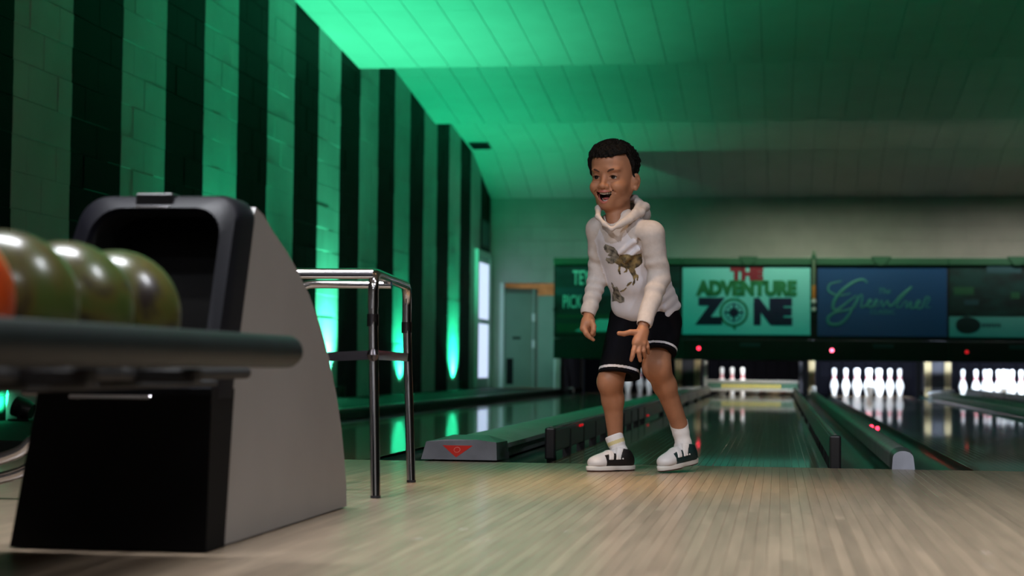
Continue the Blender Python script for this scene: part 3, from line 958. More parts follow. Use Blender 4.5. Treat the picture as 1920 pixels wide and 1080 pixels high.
# ================================================================== pinsetters and pins
PIT = 19.55
MNAME = ['black pinsetter opening of the leftmost lane, behind the child', 'pinsetter opening with lowered sweep bar and three standing pins',
         'pinsetter opening with seven bright columns of pins', 'pinsetter opening at the right edge of the picture']
for i in range(4):
    cx = LANES[i]
    x0, x1 = BOUND[i] + 0.05, BOUND[i + 1] - 0.05
    xl, xr = cx - HW - (0.19 if i not in (0, 2) else 0.185), cx + HW + (0.19 if i not in (1, 3) else 0.18)
    t = thing('pinsetter', MNAME[i], 'pinsetter', (cx, 18.6, 0), 'pinsetters')
    MB().box(xl, xr, PIT, PIT + 0.03, -0.12, 0.95).build('curtain', 'curtain', t)
    MB().box(xl, xr, 17.25, PIT + 0.03, 0.92, 0.949).build('hood', 'kick_dark', t)
    MB().box(xl, xr, LANE_LEN + 0.31, PIT, -0.12, -0.10).build('pit_floor', 'curtain', t)
    if i == 0:  # dark plates added to black out the bright wall beside the pit
        MB().box(-2.572, -2.549, 17.2, 18.58, 0.072, 0.92).build('side_plate', 'kick_dark', t)
        MB().box(-2.585, -2.549, 18.6, PIT, 0.06, 0.92).build('side_plate', 'kick_dark', t)
    for k in range(9):
        xx = xl + 0.06 + k * (xr - xl - 0.12) / 8
        MB().tube([(xx, PIT - 0.012, 0.0), (xx + 0.01, PIT - 0.012, 0.9)], 0.016, 8).build('curtain_fold', 'curtain', t, True)
    MB().rbox(xl + 0.02, xr - 0.02, 17.60, 17.70, 0.53, 0.56, 0.006).build('cross_bar', 'machine_grey', t)
    if i == 1:
        sw = MB().rbox(-0.62, 0.62, 17.90, 17.94, 0.165, 0.205, 0.006).build('sweep_bar', 'machine_grey', t)
        MB().box(-0.61, 0.61, 17.905, 17.935, 0.085, 0.164).build('sweep_blade', 'machine_green', sw)
        MB().rbox(-0.62, 0.62, 17.895, 17.945, 0.050, 0.084, 0.006).build('lower_bar', 'machine_grey', sw)
        for k in range(18):
            MB().box(-0.42 + k * 0.045, -0.42 + k * 0.045 + 0.026, 17.900, 17.906, 0.100, 0.145).build('stencil', 'machine_yellow', sw)
        for s_ in (-1, 1):
            MB().rbox(s_ * 0.645 - 0.025, s_ * 0.645 + 0.025, 17.88, 17.95, 0.02, 0.46, 0.008).build('sweep_arm', 'kick_dark' if s_ > 0 else 'machine_grey', t)
# kickback posts between the decks
KB = [((LANES[0] + LANES[1]) / 2, 'wooden kickback posts left of the three pins'), ((LANES[1] + LANES[2]) / 2, 'yellow wooden kickback post between sweep bar and seven bright pins'),
      ((LANES[2] + LANES[3]) / 2, 'thick pale wooden kickback post left of the rightmost pins'), ((LANES[3] + LANES[4]) / 2, 'kickback post beyond the right edge')]
for n, (kx, lb) in enumerate(KB):
    n += 1
    wd = 0.13 if n in (1, 3) else 0.045
    t = thing('kickback', lb, 'kickback', (kx, 17.5, 0), 'kickbacks between the pin decks')
    MB().box(kx - wd * 0.8, kx + wd * 0.8, 18.02, PIT, 0.071 if n else 0.053, 0.915).build('side_plate', 'kick_dark', t)
    for s_ in ((-1, 1) if wd > 0.1 else (0,)):
        MB().rbox(kx + s_ * wd - 0.045, kx + s_ * wd + 0.045, 18.001, 18.12, 0.0, 0.50, 0.010).build('post', 'kick_wood', t)
    if wd > 0.1:
        MB().tube([(kx - 0.14, 17.9, 0.055), (kx + 0.20, 17.9, 0.075)], 0.035, 10).build('end_roller', 'chrome' if n == 3 else 'machine_grey', t, True)
    else:
        MB().tube([(kx + 0.03, 17.94, 0.02), (kx + 0.03, 17.90, 0.12)], 0.03, 10).build('end_roller', 'machine_grey', t, True)

PROF = [(0.0258, 0), (0.0258, 0.002), (0.0325, 0.019), (0.0411, 0.0572), (0.0496, 0.0857), (0.0605, 0.1143), (0.0577, 0.149), (0.0464, 0.1842), (0.0313, 0.2191), (0.0249, 0.2381), (0.0228, 0.254), (0.0237, 0.2762), (0.0265, 0.300), (0.0297, 0.322), (0.0321, 0.343), (0.030, 0.360), (0.0225, 0.373), (0.012, 0.3795), (0.0005, 0.381)]
PROF = [(r * (1.0 if z > 0.2 else 0.98), z) for r, z in PROF]
PIN_BODY = MB().lathe([(0.0005, 0)] + PROF, 18).mesh('pin_body', 'pin_white', True, 1.2)
def band(z0, z1):
    pr = []
    zz = np.linspace(z0, z1, 5)
    zs = [z for _, z in PROF]; rr = [r for r, _ in PROF]
    for z in zz:
        pr.append((float(np.interp(z, zs, rr)) + 0.0009, float(z)))
    return MB().lathe(pr, 18).mesh('neck_stripe', 'pin_red', True)
BANDS = [band(0.226, 0.243), band(0.256, 0.272)]
S6 = 0.1524
ROW = 0.264
SPOTS = [(0, 0)] + [(s * S6, 1) for s in (-1, 1)] + [(s * 2 * S6, 2) for s in (-1, 0, 1)] + [(s * S6, 3) for s in (-3, -1, 1, 3)]
SPOTN = ['head pin', 'left second-row pin', 'right second-row pin', 'left third-row pin', 'middle third-row pin', 'right third-row pin', 'leftmost back-row pin', 'inner left back-row pin', 'inner right back-row pin', 'rightmost back-row pin']
def pin(x, y, label, group, lean=None):
    t = thing('bowling_pin', label, 'bowling pin', (x, y, 0.0), group)
    link('pin_body', PIN_BODY, t, (0, 0, 0))
    for b_ in BANDS:
        link('neck_stripe', b_, t, (0, 0, 0))
    if lean is not None:
        t.rotation_euler = lean
        t.location.z = 0.062
    return t
WHERE = {2: 'of the full rack under the blue sign', 3: 'of the rack at the right edge'}
for li in (2, 3):
    for (dx, r), nm in zip(SPOTS, SPOTN):
        if li == 3 and dx > 2.5 * S6:
            pass
        pin(LANES[li] + dx, 18.29 + r * ROW, 'white bowling pin, %s %s' % (nm, WHERE[li]), 'pins ' + WHERE[li])
for (dx, r), nm in ((SPOTS[6], 'left'), (SPOTS[3], 'middle'), (SPOTS[1], 'right')):
    pin(dx, 18.29 + r * ROW, 'white bowling pin, %s of three standing behind the sweep bar' % nm, 'pins behind the sweep bar')
for k, (x, y, rz, nm) in enumerate(((-0.44, 18.46, 0.1, 'far left'), (-0.12, 18.20, 1.3, 'centre left'), (0.20, 18.50, 0.8, 'centre right'), (0.17, 18.03, 1.50, 'far right'))):
    pin(x, y, 'fallen bowling pin showing under the sweep bar, %s one' % nm, 'fallen pins', (PI / 2, 0, rz))
for j in (4, 5, 8, 9):
    dx, r = SPOTS[j]
    pin(LANES[0] + dx, 18.29 + r * ROW, 'dim bowling pin between the child\'s legs, %s' % SPOTN[j], 'pins of the leftmost lane')
# lamps over the pins, fixed behind the signs
for i, pw, cl, lb in ((0, 0.10, (0.8, 0.9, 1.0), 'leftmost'), (1, 0.28, (0.95, 0.92, 0.85), 'second'), (2, 1.5, (0.72, 0.85, 1.0), 'third'), (3, 1.5, (0.72, 0.85, 1.0), 'fourth')):
    cx = LANES[i]
    t = thing('pin_lamp', 'strip lamp above the %s pin deck from the left' % lb, 'lamp', (cx, 17.35, 0.9), 'pin deck lamps')
    MB().rbox(cx - 0.55, cx + 0.55, 17.28, 17.40, 0.83, 0.90, 0.006).build('lamp_housing', 'machine_grey', t)
    MB().tube([(cx - 0.5, 17.34, 0.815), (cx + 0.5, 17.34, 0.815)], 0.013, 8).build('lamp_tube', 'machine_grey', t, True)
    area_lamp('lamp_light', (cx, 17.36, 0.80), 1.0, 0.06, PINLAMP_W * pw, cl, (0, 1.0, -0.55), t, 2.4)

# ================================================================== green uplights along the striped wall
def uplight(y, power, label, aim=(-0.10, 0.0, 1.0), cone=2.3, right=False, tint=(0.022, 1.0, 0.43)):
    x = (XW + 0.13) if not right else (XR - 0.13)
    zf = 0.052 if not right else 0.0
    t = thing('uplight', label, 'stage light', (x, y, zf), 'green wall uplights')
    MB().rbox(x - 0.06, x + 0.06, y - 0.07, y + 0.07, zf + 0.001, zf + 0.011, 0.003, 1).build('base', 'lamp_black', t)
    tilt = Matrix.Translation((x, y, zf + 0.063)) @ Vector(aim).to_track_quat('Z', 'Y').to_matrix().to_4x4()
    MB().lathe([(0.0005, -0.050), (0.045, -0.050), (0.055, -0.02), (0.055, 0.050), (0.050, 0.050), (0.048, 0.036)], 18, M=tilt).build('can', 'lamp_black', t, True, 0.6)
    MB().lathe([(0.048, 0.036), (0.03, 0.039), (0.0005, 0.040)], 18, M=tilt).build('lens', 'lens_green', t, True)
    for s_ in (-1, 1):
        MB().box(x - 0.008, x + 0.008, y + s_ * 0.062 - 0.003, y + s_ * 0.062 + 0.003, zf + 0.008, zf + 0.088).build('yoke_arm', 'lamp_black', t)
    spot_lamp('uplight_beam', tilt @ Vector((0, 0, 0.06)), UPLIGHT_W * power, tint, aim, cone, t, 1.0, 0.03)
# centres of alternate white stripes
def stripe_c(n):
    return YB - 0.8128 * (n + 0.5)
for n, pw, lb, aim, cone in ((3, 0.95, 'farthest green uplight at the foot of the striped wall', (-0.10, 0, 1), 2.3), (7, 0.62, 'green uplight between the chrome rail posts, second from the far end', (-0.08, 0, 1), 2.3),
                             (11, 1.9, 'brightest green uplight, just right of the ball return', (-0.02, 0, 1), 1.9), (15, 1.25, 'green uplight hidden behind the ball return hood', (0.02, 0.0, 1), 2.6),
                             (19, 1.3, 'green uplight at the left edge of the picture', (-0.9, 0, 0.32), 1.5)):
    uplight(stripe_c(n) if n < 19 else 2.27, pw, lb, aim, cone, False, (0.08, 1.0, 0.48) if n == 11 else (0.022, 1.0, 0.43))
for y, lb in ((6.9, 'nearest'), (10.9, 'middle'), (14.9, 'farthest')):  # unseen uplights added to fill the right side of the ceiling with green
    uplight(y, 0.17, '%s added unseen green uplight at the foot of the far right wall' % lb, (-0.15, 0, 1), 2.5, True)

# ================================================================== ceiling lamps
def troffer(x, y, z, sx, sy, power, color, label, spread=PI, m='tube_white', direction=(0, 0, -1)):
    t = thing('ceiling_lamp', label, 'ceiling lamp', (x, y, z), 'ceiling lamps')
    b = MB()
    for (a0, a1, b0, b1) in ((-sx / 2 - 0.03, -sx / 2, -sy / 2 - 0.03, sy / 2 + 0.03), (sx / 2, sx / 2 + 0.03, -sy / 2 - 0.03, sy / 2 + 0.03), (-sx / 2, sx / 2, -sy / 2 - 0.03, -sy / 2), (-sx / 2, sx / 2, sy / 2, sy / 2 + 0.03)):
        b.box(x + a0, x + a1, y + b0, y + b1, z - 0.05, z - 0.001)
    b.build('frame', 'concourse_paint', t)
    MB().box(x - sx / 2, x + sx / 2, y - sy / 2, y + sy / 2, z - 0.02, z - 0.002).build('diffuser', m, t)
    area_lamp('lamp_light', (x, y, z - 0.055), sx * 0.95, sy * 0.95, power, color, direction, t, spread)
COOL = (0.93, 0.95, 1.0)
for x, y, w, lb in ((-1.15, -3.15, 1.0, 'ceiling panel lamp above the ball return'), (1.5, -3.3, 1.0, 'ceiling panel lamp right of the ball return'), (-1.2, -6.6, 0.35, 'ceiling panel lamp left behind the camera'), (1.6, -6.6, 0.35, 'ceiling panel lamp right behind the camera'), (0.2, -8.4, 0.8, 'added unseen ceiling panel lamp by the rear wall')):  # the rear wall panel is added to brighten reflections in the chrome
    troffer(x, y, 3.30, 1.2, 0.30, CEIL_W * w, COOL, lb, 1.75 if y > -5 else 2.5)
for x, y, lb in ((-0.22, -1.15, 'small warm downlight over the approach'), (2.6, -4.4, 'small warm downlight right of the approach')):
    troffer(x, y, 3.30, 0.16, 0.16, WARM_W, (1.0, 0.58, 0.24), lb, 0.55 if x < 1 else 1.7, 'tube_warm')
# unseen track spots added to light the child from the front
for x, y, tx, w, cl, lb in ((-1.6, -5.2, -0.25, 1.0, (1.0, 0.97, 0.95), 'left added track spot aimed at the child'), (1.9, -4.6, 0.1, 0.55, (0.86, 0.90, 1.0), 'right added track spot aimed at the child')):
    t = thing('added_track_light', lb, 'spot lamp', (x, y, 3.30), 'added track spots')
    dv = (Vector((tx, -0.75, 0.55)) - Vector((x, y, 3.12))).normalized()
    Mt = Matrix.Translation((x, y, 3.12)) @ dv.to_track_quat('Z', 'Y').to_matrix().to_4x4()
    MB().tube([(x, y, 3.13), (x, y, 3.285)], 0.012, 8).build('stem', 'lamp_black', t, True)
    MB().rbox(x - 0.06, x + 0.06, y - 0.03, y + 0.03, 3.28, 3.299, 0.004, 1).build('track_plate', 'lamp_black', t)
    MB().lathe([(0.0005, -0.10), (0.04, -0.10), (0.06, -0.05), (0.065, 0.08), (0.058, 0.08), (0.055, 0.05)], 18, M=Mt).build('can', 'lamp_black', t, True, 0.6)
    MB().lathe([(0.055, 0.05), (0.03, 0.055), (0.0005, 0.056)], 18, M=Mt).build('lens', 'tube_white', t, True)
    spot_lamp('lamp_light', Mt @ Vector((0, 0, 0.09)), TRACK_W * w, cl, dv, 0.85, t, 0.9, 0.10)
# strip lamps tucked behind the last step of the ceiling, shining on the back wall and signs
for k, (x, pw, cl) in enumerate(((-2.2, 0.35, (0.42, 1.0, 0.72)), (0.85, 0.9, (0.95, 1.0, 0.74)), (3.9, 1.0, (1.0, 0.92, 0.78)))):
    t = thing('strip_lamp', ['left', 'middle', 'right'][k] + ' strip lamp behind the last ceiling step', 'lamp', (x, 14.44, 3.42), 'strip lamps')
    MB().rbox(x - 1.4, x + 1.4, 14.39, 14.45, 3.36, 3.44, 0.005).build('lamp_housing', 'machine_grey', t)
    area_lamp('lamp_light', (x, 14.47, 3.38), 2.7, 0.05, COVE_W * pw, cl, (0, 1, -0.62), t, 0.80)

# ================================================================== ball return
BX0, BX1 = -1.165, -0.765
t = thing('ball_return', 'black ball return hood with curved grey side panels and ball rack', 'ball return', (-0.96, -3.0, 0))
arc = [(-3.33, 0.004), (-3.29, 0.35), (-3.18, 0.66), (-3.14, 0.704), (-3.08, 0.692), (-3.005, 0.662), (-2.90, 0.628), (-2.804, 0.590), (-2.69, 0.535), (-2.579, 0.463), (-2.49, 0.385), (-2.411, 0.294), (-2.355, 0.21), (-2.318, 0.128), (-2.293, 0.06), (-2.285, 0.004)]
MB().prism(arc, 0, BX1 - 0.018, BX1).build('side_panel', 'panel_grey', t)
xl_top, xl_bot = -1.10, BX0
lp = MB().prism(arc, 0, 0.0, 0.018)
for i_, v in enumerate(lp.v):
    lp.v[i_] = (v[0] + xl_bot + (xl_top - xl_bot) * min(v[2] / 0.70, 1.0), v[1], v[2])
lp.build('side_panel', 'panel_grey', t)
# body skin between the panels
sk = MB()
for (a, b) in zip(arc[2:-1], arc[3:]):
    def xl_at(z): return xl_bot + (xl_top - xl_bot) * min(z / 0.70, 1) + 0.018
    sk.add([(xl_at(a[1]), a[0], a[1] - 0.012), (BX1 - 0.018, a[0], a[1] - 0.012), (BX1 - 0.018, b[0], b[1] - 0.012), (xl_at(b[1]), b[0], b[1] - 0.012)], [(0, 1, 2, 3)])
sk.build('back_shell', 'hood_black', t, True)
# front hood with a rounded mouth
def rrect(x0a, x0b, x1, z0, z1, rt, n=7):
    """closed outline, left edge from x0a (bottom) to x0b (top), rounded top corners"""
    o = [(x1, z0)]
    for k in range(n + 1):
        a = PI / 2 * k / n
        o.append((x1 - rt + rt * math.cos(a), z1 - rt + rt * math.sin(a)))
    for k in range(n + 1):
        a = PI / 2 + PI / 2 * k / n
        o.append((x0b + rt + rt * math.cos(a), z1 - rt + rt * math.sin(a)))
    o.append((x0a, z0))
    return o
yf = -3.46
def lean(z): return (z / 0.72) ** 2 * 0.20
outer = rrect(xl_bot - 0.006, xl_top - 0.012, BX1 + 0.004, 0.30, 0.722, 0.055)
inner = rrect(xl_bot + 0.040, xl_top + 0.034, BX1 - 0.030, 0.345, 0.684, 0.060)
hd = MB()
n_ = len(outer)
def ringpts(o, dy, s=1.0, cx_=-0.9, cz_=0.5):
    return [(cx_ + (p_[0] - cx_) * s, yf + lean(p_[1]) + dy, cz_ + (p_[1] - cz_) * s) for p_ in o]
loops = [ringpts(outer, 0.125), ringpts(outer, 0.05), ringpts(outer, 0.022, 0.985), ringpts(outer, 0.004, 0.96), ringpts(inner, 0.0, 1.04), ringpts(inner, 0.012, 1.0), ringpts(inner, 0.22, 0.96)]
for lp_ in loops:
    hd.v += lp_
for i_ in range(len(loops) - 1):
    for k in range(n_):
        hd.f.append((i_ * n_ + k, i_ * n_ + (k + 1) % n_, (i_ + 1) * n_ + (k + 1) % n_, (i_ + 1) * n_ + k))
        hd.mi.append(0 if i_ < 5 else 1)
hd.f.append(tuple((len(loops) - 1) * n_ + k for k in range(n_)))
hd.mi.append(1)
hood = hd.build('hood', ['hood_black', 'hood_inner'], t, True, 0.9)
# latch plate on the hood's crown
MB().rbox(-0.985, -0.905, yf + lean(0.70) + 0.000, yf + lean(0.71) + 0.050, 0.694, 0.7225, 0.003, 1).build('latch', 'black_plastic', hood)
MB().rbox(-0.982, -0.908, yf + lean(0.69) - 0.003, yf + lean(0.69) + 0.004, 0.690, 0.695, 0.001, 1).build('latch_lip', 'chrome', hood)
# lower body
lb = MB()
lb.add([(xl_bot, yf + 0.01, 0.003), (BX1 + 0.003, yf + 0.01, 0.003), (BX1 + 0.003, -3.33, 0.003), (xl_bot, -3.33, 0.003),
        (xl_bot + 0.045, yf + 0.03, 0.32), (BX1 + 0.003, yf + 0.03, 0.32), (BX1 + 0.003, -3.28, 0.32), (xl_bot + 0.045, -3.28, 0.32)],
       [(3, 2, 1, 0), (4, 5, 6, 7), (0, 1, 5, 4), (1, 2, 6, 5), (2, 3, 7, 6), (3, 0, 4, 7)])
body = lb.build('lower_body', 'body_black', t)
MB().rbox(-1.05, -0.88, yf + 0.010, yf + 0.032, 0.298, 0.306, 0.002, 1).build('front_lip', 'chrome', body)
# rack
RX0, RX1, RZ, RR = -1.335, -0.583, 0.394, 0.0305
rail_pts = [(RX1, -3.53, RZ), (RX1, -4.0, RZ), (RX1, -5.0, RZ)] + [((RX0 + RX1) / 2 + (RX1 - RX0) / 2 * math.cos(a), -5.0 - 0.33 * math.sin(a), RZ) for a in np.linspace(0.25, PI - 0.25, 12)] + [(RX0, -5.0, RZ), (RX0, -4.0, RZ), (RX0, -3.53, RZ)]
rail = MB().tube(rail_pts, RR, 18).build('rack_rail', 'rail_rubber', t, True, 1.0)
for xx in (RX1, RX0):
    MB().lathe([(0.0305, 0), (0.0285, 0.012), (0.020, 0.023), (0.010, 0.028), (0.0005, 0.030)], 18, M=Matrix.Translation((xx, -3.53, RZ)) @ Matrix.Rotation(-PI / 2, 4, 'X')).build('rail_end', 'rail_rubber', rail, True)
tray = MB().rbox(RX0 + 0.15, RX1 - 0.155, -5.15, -3.46, 0.326, 0.338, 0.005).build('rack_tray', 'hood_inner', t)
for xx in (-0.69, -0.826, -1.09, -1.226):
    MB().tube([(xx, -5.1, 0.3522), (xx, -3.44, 0.3522)], 0.011, 10).build('ball_track', 'hood_inner', tray, True)
for yy_ in (-4.05, -4.5, -4.95):
    MB().rbox(RX0, RX1, yy_ - 0.02, yy_ + 0.02, 0.3385, 0.3615, 0.004, 1).build('cross_member', 'hood_inner', tray)
MB().rbox(-1.06, -0.86, -4.72, -4.52, 0.003, 0.325, 0.02).build('rack_leg', 'black_plastic', t)
MB().rbox(-1.16, -0.76, -4.82, -4.42, 0.002, 0.022, 0.006).build('rack_foot', 'black_plastic', t)

# bowling balls in a row on the rack
BR = 0.1085
bz = 0.3522 + math.sqrt((BR + 0.011) ** 2 - 0.068 ** 2)
def ball_mesh(nm):
    b = MB()
    n, mseg = 40, 28
    b.lathe([(max(BR * math.sin(PI * k / mseg), 0.0003), -BR * math.cos(PI * k / mseg)) for k in range(mseg + 1)], n)
    return b
HOLE = MB()
for dx, dy in ((-0.014, 0), (0.014, 0), (0, -0.05)):
    HOLE.lathe([(0.0004, BR - 0.0015), (0.0125, BR - 0.0016), (0.0125, BR + 0.0006)], 14, M=Matrix.Translation((dx, dy, 0)) if dy == 0 else Matrix.Rotation(0.47, 4, 'X'))
hole_me = HOLE.mesh('finger_holes', 'hood_inner')
olive_me = ball_mesh('b').mesh('ball_shell', 'ball_olive', True)
orange_me = ball_mesh('b').mesh('ball_shell', 'ball_orange', True)
rots = [(0.5, 1.9, 0.2), (1.1, 2.3, 1.0), (2.0, 0.5, 2.4), (1.4, 1.1, 0.7)]
for k, (me, lbl) in enumerate(((olive_me, 'olive marbled bowling ball nearest the hood, rightmost of the row'), (olive_me, 'olive marbled bowling ball in the middle of the row'), (olive_me, 'olive marbled bowling ball next to the orange ball'), (orange_me, 'orange bowling ball cut off by the left edge'))):
    b = thing('bowling_ball', lbl, 'bowling ball', (-0.758, -3.966 - k * 0.2205, bz), 'balls on the rack')
    s1 = link('ball_shell', me, b, (0, 0, 0))
    s1.rotation_euler = rots[k]
    s2 = link('finger_holes', hole_me, b, (0, 0, 0))
    s2.rotation_euler = (2.6, 0.6, 0)

# ================================================================== chrome hand rail behind the ball return
t = thing('hand_rail', 'chrome tube hand rail with two posts beside the ball return', 'hand rail', (-0.80, -1.6, 0))
TR = 0.0140
zt = 0.628
def bend(p0, p1, p2, r, n=6):
    p0, p1, p2 = Vector(p0), Vector(p1), Vector(p2)
    a, b = (p0 - p1).normalized(), (p2 - p1).normalized()
    s, e = p1 + a * r, p1 + b * r
    return [(s * (1 - u) ** 2 + p1 * 2 * u * (1 - u) + e * u * u) for u in [k / n for k in range(n + 1)]]
n0, n1 = Vector((-0.766, -1.945, 0)), Vector((-0.806, -1.262, 0))
n0t, n1t = Vector((-0.788, -1.91, zt)), Vector((-0.832, -1.235, zt - 0.006))
MB().tube([n0t + Vector((0, 0, -0.10))] + bend(n0t + Vector((0, 0, -0.10)), n0t, n1t, 0.06) + bend(n0t, n1t, n1t + Vector((0, 0, -0.1)), 0.06) + [n1t + Vector((0, 0, -0.12))], TR * 1.08, 14).build('top_tube', 'chrome', t, True, 1.2)
for a_, b_ in ((n0, n0t), (n1, n1t)):
    lg = MB().tube([a_ + Vector((0, 0, 0.002)), b_ + Vector((0, 0, -0.10))], TR, 14).build('post', 'chrome', t, True, 1.2)
    MB().tube([b_ + Vector((0, 0, -0.15)), b_ + Vector((0, 0, -0.115))], TR * 1.22, 14).build('sleeve', 'dark_chrome', lg, True, 1.0)
    MB().tube([a_ + Vector((0, 0, 0.001)), a_ + Vector((0, 0, 0.008))], TR * 1.05, 14).build('foot_cap', 'black_plastic', lg, True, 1.0)
ct0 = n0t + Vector((0, 0, -0.002))
MB().tube([ct0, (-1.30, -1.96, zt - 0.004)], TR * 1.08, 14).build('cross_tube', 'chrome', t, True, 1.2)
cb0 = n0t.lerp(n1t, 0.38) + Vector((0.012, 0, -0.018))
MB().tube([cb0, (-1.00, -1.66, cb0.z)] + bend((-1.00, -1.66, cb0.z), (-1.075, -1.66, cb0.z), (-1.12, -1.70, cb0.z - 0.10), 0.05), TR * 0.9, 12).build('cross_tube', 'chrome', t, True, 1.2)
zbar = 0.398
bp = n0.lerp(n0t, zbar / zt)
bq = n1.lerp(n1t, zbar / zt)
def flat_bar(a_, b_, h, w, name, m):
    a_, b_ = Vector(a_), Vector(b_)
    d = (b_ - a_).normalized()
    s_ = d.cross(Vector((0, 0, 1))).normalized() * w
    u_ = Vector((0, 0, h))
    v = [a_ - s_ - u_, a_ + s_ - u_, a_ + s_ + u_, a_ - s_ + u_, b_ - s_ - u_, b_ + s_ - u_, b_ + s_ + u_, b_ - s_ + u_]
    return MB().add([tuple(q) for q in v], [(0, 1, 2, 3), (7, 6, 5, 4), (0, 4, 5, 1), (1, 5, 6, 2), (2, 6, 7, 3), (3, 7, 4, 0)]).build(name, m, t)
flat_bar(bp, bq, 0.013, 0.003, 'lower_bar', 'chrome')
flat_bar(bp, (-1.20, -1.93, 0.378), 0.013, 0.003, 'lower_bar', 'dark_chrome')
MB().lathe([(0.0005, -0.018), (0.012, -0.014), (0.018, 0), (0.012, 0.014), (0.0005, 0.018)], 14, M=Matrix.Translation(bp + Vector((0.0, -0.018, 0)))).build('bolt', 'dark_chrome', t, True)
MB().tube([(-1.30, -1.96, 0.002), (-1.30, -1.96, zt - 0.004)], TR, 12).build('post', 'chrome', t, True, 1.2)

# chrome tubes of another stand at the left edge
t = thing('chrome_stand', 'pair of slanted chrome tubes at the left edge, low by the floor', 'stand', (-1.75, -2.2, 0))
for k in range(2):
    off = Vector((0.0, 0.03 * k, -0.052 * k))
    pts = bez([Vector((-2.30, -2.28, 0.002 if k else 0.02)) + Vector((0, 0.03 * k, 0)), Vector((-2.02, -2.28, 0.004 + 0.03 * (1 - k))) + Vector((0, 0.03 * k, 0)), Vector((-1.70, -2.28, 0.115)) + off, Vector((-1.62, -2.28, 0.165)) + off, Vector((-1.50, -2.28, 0.245)) + off, Vector((-1.42, -2.28, 0.26)) + off, Vector((-1.3, -2.28, 0.26)) + off], 6)
    pts = [Vector((q.x, q.y, max(q.z, 0.0175))) for q in pts]
    MB().tube(pts, 0.0165, 12).build('tube', 'chrome', t, True, 1.2)

# ================================================================== the child
mat('skin', (0.40, 0.185, 0.105), rough=0.48, var=0.05, scale=30, spec=0.4)
mat('lip', (0.50, 0.155, 0.13), rough=0.4)
mat('mouth_inside', (0.05, 0.008, 0.008), rough=0.5)
mat('teeth', (0.75, 0.72, 0.66), rough=0.3)
mat('tongue', (0.40, 0.10, 0.09), rough=0.4)
mat('eye_white', (0.50, 0.47, 0.45), rough=0.2)
mat('iris', (0.012, 0.007, 0.005), rough=0.1)
mat('hair', (0.004, 0.0035, 0.0035), rough=0.65, bump=0.6, bscale=160, spec=0.15)
mat('brow', (0.075, 0.034, 0.022), rough=0.7)
mat('oat_fleece', (0.60, 0.55, 0.535), rough=0.9, var=0.05, scale=60, bump=0.12, bscale=300, spec=0.2)
mat('white_fleece', (0.74, 0.73, 0.80), rough=0.9, var=0.02, scale=40, bump=0.08, bscale=300, spec=0.2)
mat('print_ink', (0.035, 0.030, 0.020), rough=0.8, color2=(0.33, 0.24, 0.10), scale=48)
mat('print_grey', (0.05, 0.05, 0.045), rough=0.8, color2=(0.34, 0.32, 0.27), scale=62)
mat('shorts_black', (0.0035, 0.0035, 0.006), rough=0.8, var=0.2, scale=20, spec=0.12)
mat('shorts_white', (0.70, 0.68, 0.72), rough=0.8)
mat('sock_white', (0.78, 0.76, 0.76), rough=0.9, bump=0.15, bscale=250)
mat('sock_yellow', (0.66, 0.58, 0.30), rough=0.9)
mat('shoe_white', (0.68, 0.66, 0.66), rough=0.45)
mat('shoe_black', (0.010, 0.009, 0.010), rough=0.4)
mat('shoe_green', (0.008, 0.03, 0.032), rough=0.4)
mat('sole_white', (0.70, 0.68, 0.64), rough=0.5)
mat('sole_edge', (0.06, 0.02, 0.02), rough=0.5)

